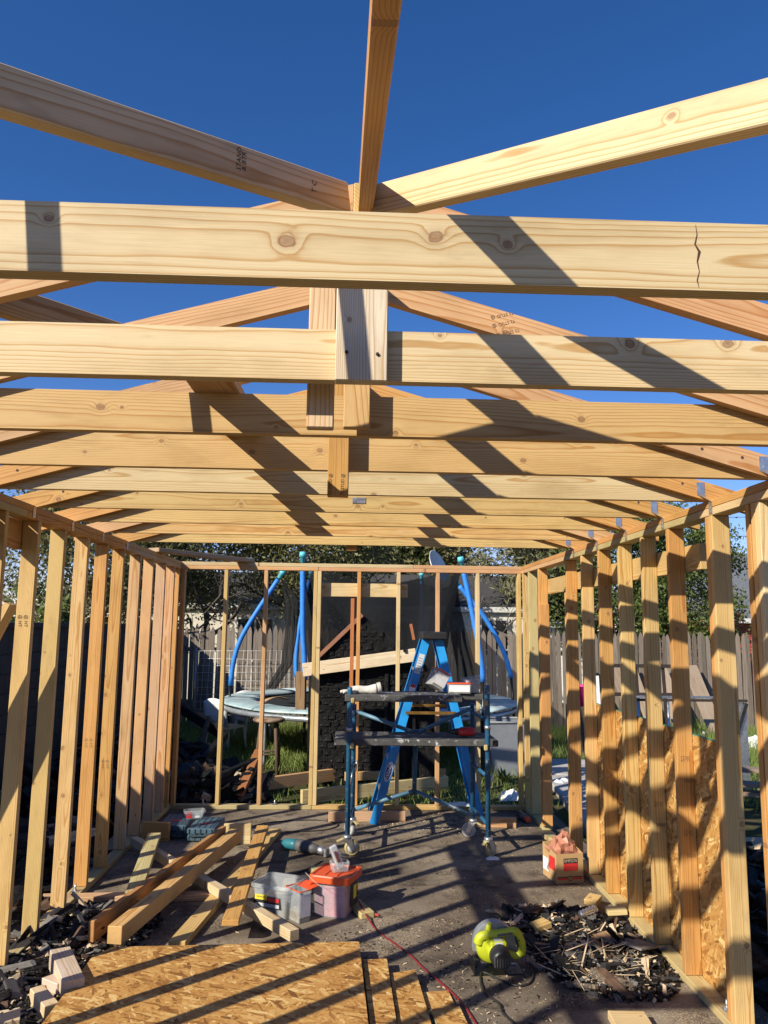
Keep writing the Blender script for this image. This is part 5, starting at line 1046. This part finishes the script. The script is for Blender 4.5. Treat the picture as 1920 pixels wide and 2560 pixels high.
q = ZR(670, 1340, .06); lum('pale wood offcut on rubble at the foot of right studs', q-Vector((.06, .01, 0)), q+Vector((.06, -.02, .01)), .085, .03, 'cream', cat='wood block', name='wood_block'); q = ZR(765, 2060, .03); lum('wood offcut at the bottom edge right of centre', q-Vector((.085, 0, 0)), q+Vector((.085, -.01, 0)), .14, .038, 'cream', cat='wood block', name='wood_block')
lum('brown half burnt plank in the rubble near right studs', ZR(380, 1590, .04), ZR(660, 1500, .05), .1, .03, 'orange', col_=(.42, .28, .16), cat='plank'); lum('grey shingle strip across the rubble by the right studs', ZR(655, 1640, .06), ZR(900, 1690, .05), .09, .008, 'grey', col_=(.10, .105, .11), cat='shingle', mat=OLDWOOD)
lum('grey slab piece tilted on the rubble by the right studs', ZR(770, 1570, .09), ZR(880, 1550, .07), .13, .012, 'grey', col_=(.22, .21, .2), cat='shingle', mat=OLDWOOD)
lum('cut plate end lying in the doorway of the right wall', ZR(225, 850, .045), ZR(320, 905, .045), .089, .038, 'green', cat='wood block', name='wood_block')
# foam can by the back corner
a, b = ZCc(1100, 205, .04), ZCc(1165, 250, .04); t = tag(empty('spray_can', (a.x, a.y, .04), 0), 'grey can with orange cap lying by the right back corner', 'can'); d = (b-a); d.z = 0; X = d.normalized(); Mx = Matrix(((0, -X.y, X.x, 0), (0, X.x, X.y, 0), (1, 0, 0, 0), (0, 0, 0, 1))); m = MB(); m.lathe([(.03, 0), (.036, .006), (.036, .2), (.028, .215)], Mx, 20); m.build('can_body', plain('dark_can', (.12, .12, .13), .3, .6, var=.4), t); m = MB(); m.lathe([(.027, .212), (.027, .245), (.02, .25)], Mx, 20); m.build('cap', ORG, t)
# crumpled foil can in rubble
q = ZR(440, 1370, .1); m = MB(); m.lathe([(.02+.006*(i % 2), .012*i) for i in range(11)], RT((q.x, q.y, q.z), ry=rad(78), rz=.35), 14); tag(m.build('foil_tube', plain('bright_foil', (.75,)*3, .25, .95), None), 'crinkled silver foil tube on the burnt rubble', 'foil tube')
# paper scrap by the rear castor
q = P0(890, 1750, .01); crumple('paper_scrap', 'curled white strip on the back plate near the ladder foot', (q.x, q.y, .04), .13, .035, .05, SHEETW, 31, 'scrap'); q = P0(1120, 2075, .0); crumple('paper_scrap', 'small white scrap under the front right castor', (q.x, q.y-.02, .001), .05, .03, .03, SHEETW, 32, 'scrap')
# fine burnt debris indoors
RF = [(CHAR, 60), (ASH, 14), (BURNW, 10), (PALEW, 10), (DGREY, 10)]
RG = [(CHAR, 34), (ASH, 14), (BURNW, 20), (PALEW, 12), (DGREY, 22), (CONC, 12)]; RCELL = [(1.0, 1.75, 4.15, 5.35, .05), (1.15, 1.75, 4.1, 5.0, .07), (.95, 1.5, 4.9, 5.4, .03)]; LCELL = [(-1.95, -1.3, 3.4, 5.2, .04), (-1.9, -1.15, 4.6, 5.5, .05), (-1.85, -1.3, 3.5, 4.4, .03)]
rubble('burnt_debris', 'fine burnt debris swept against the right wall studs', RCELL, 7000, 8, RF, .008, .06, .001)
rubble('burnt_slabs', 'larger charred slabs lying in the debris at right wall', RCELL, 170, 18, RG, .07, .22, .008, .6)
rubble('burnt_debris', 'fine burnt debris along the left wall beside the strand board', LCELL, 7500, 9, RF, .008, .06, .001)
rubble('burnt_slabs', 'larger charred slabs lying in the debris at left wall', LCELL, 190, 19, RG, .07, .22, .008, .6)
rubble('straw_litter', 'pale straw and splinters strewn on the right debris', [(1.05, 1.65, 4.2, 4.9, .1)], 95, 10, [(PALEW, 1)], .03, .17, .03, .09)
rubble('floor_litter', 'small chips and crumbs scattered over the concrete floor', [(-1.6, 1.7, 3.6, 8.0, .0), (-.2, 1.2, 3.8, 5.2, .0), (.2, 1.7, 7.2, 8., .0)], 4200, 12, [(CHAR, 40), (PALEW, 34), (ASH, 20)], .004, .02, .001, .7)
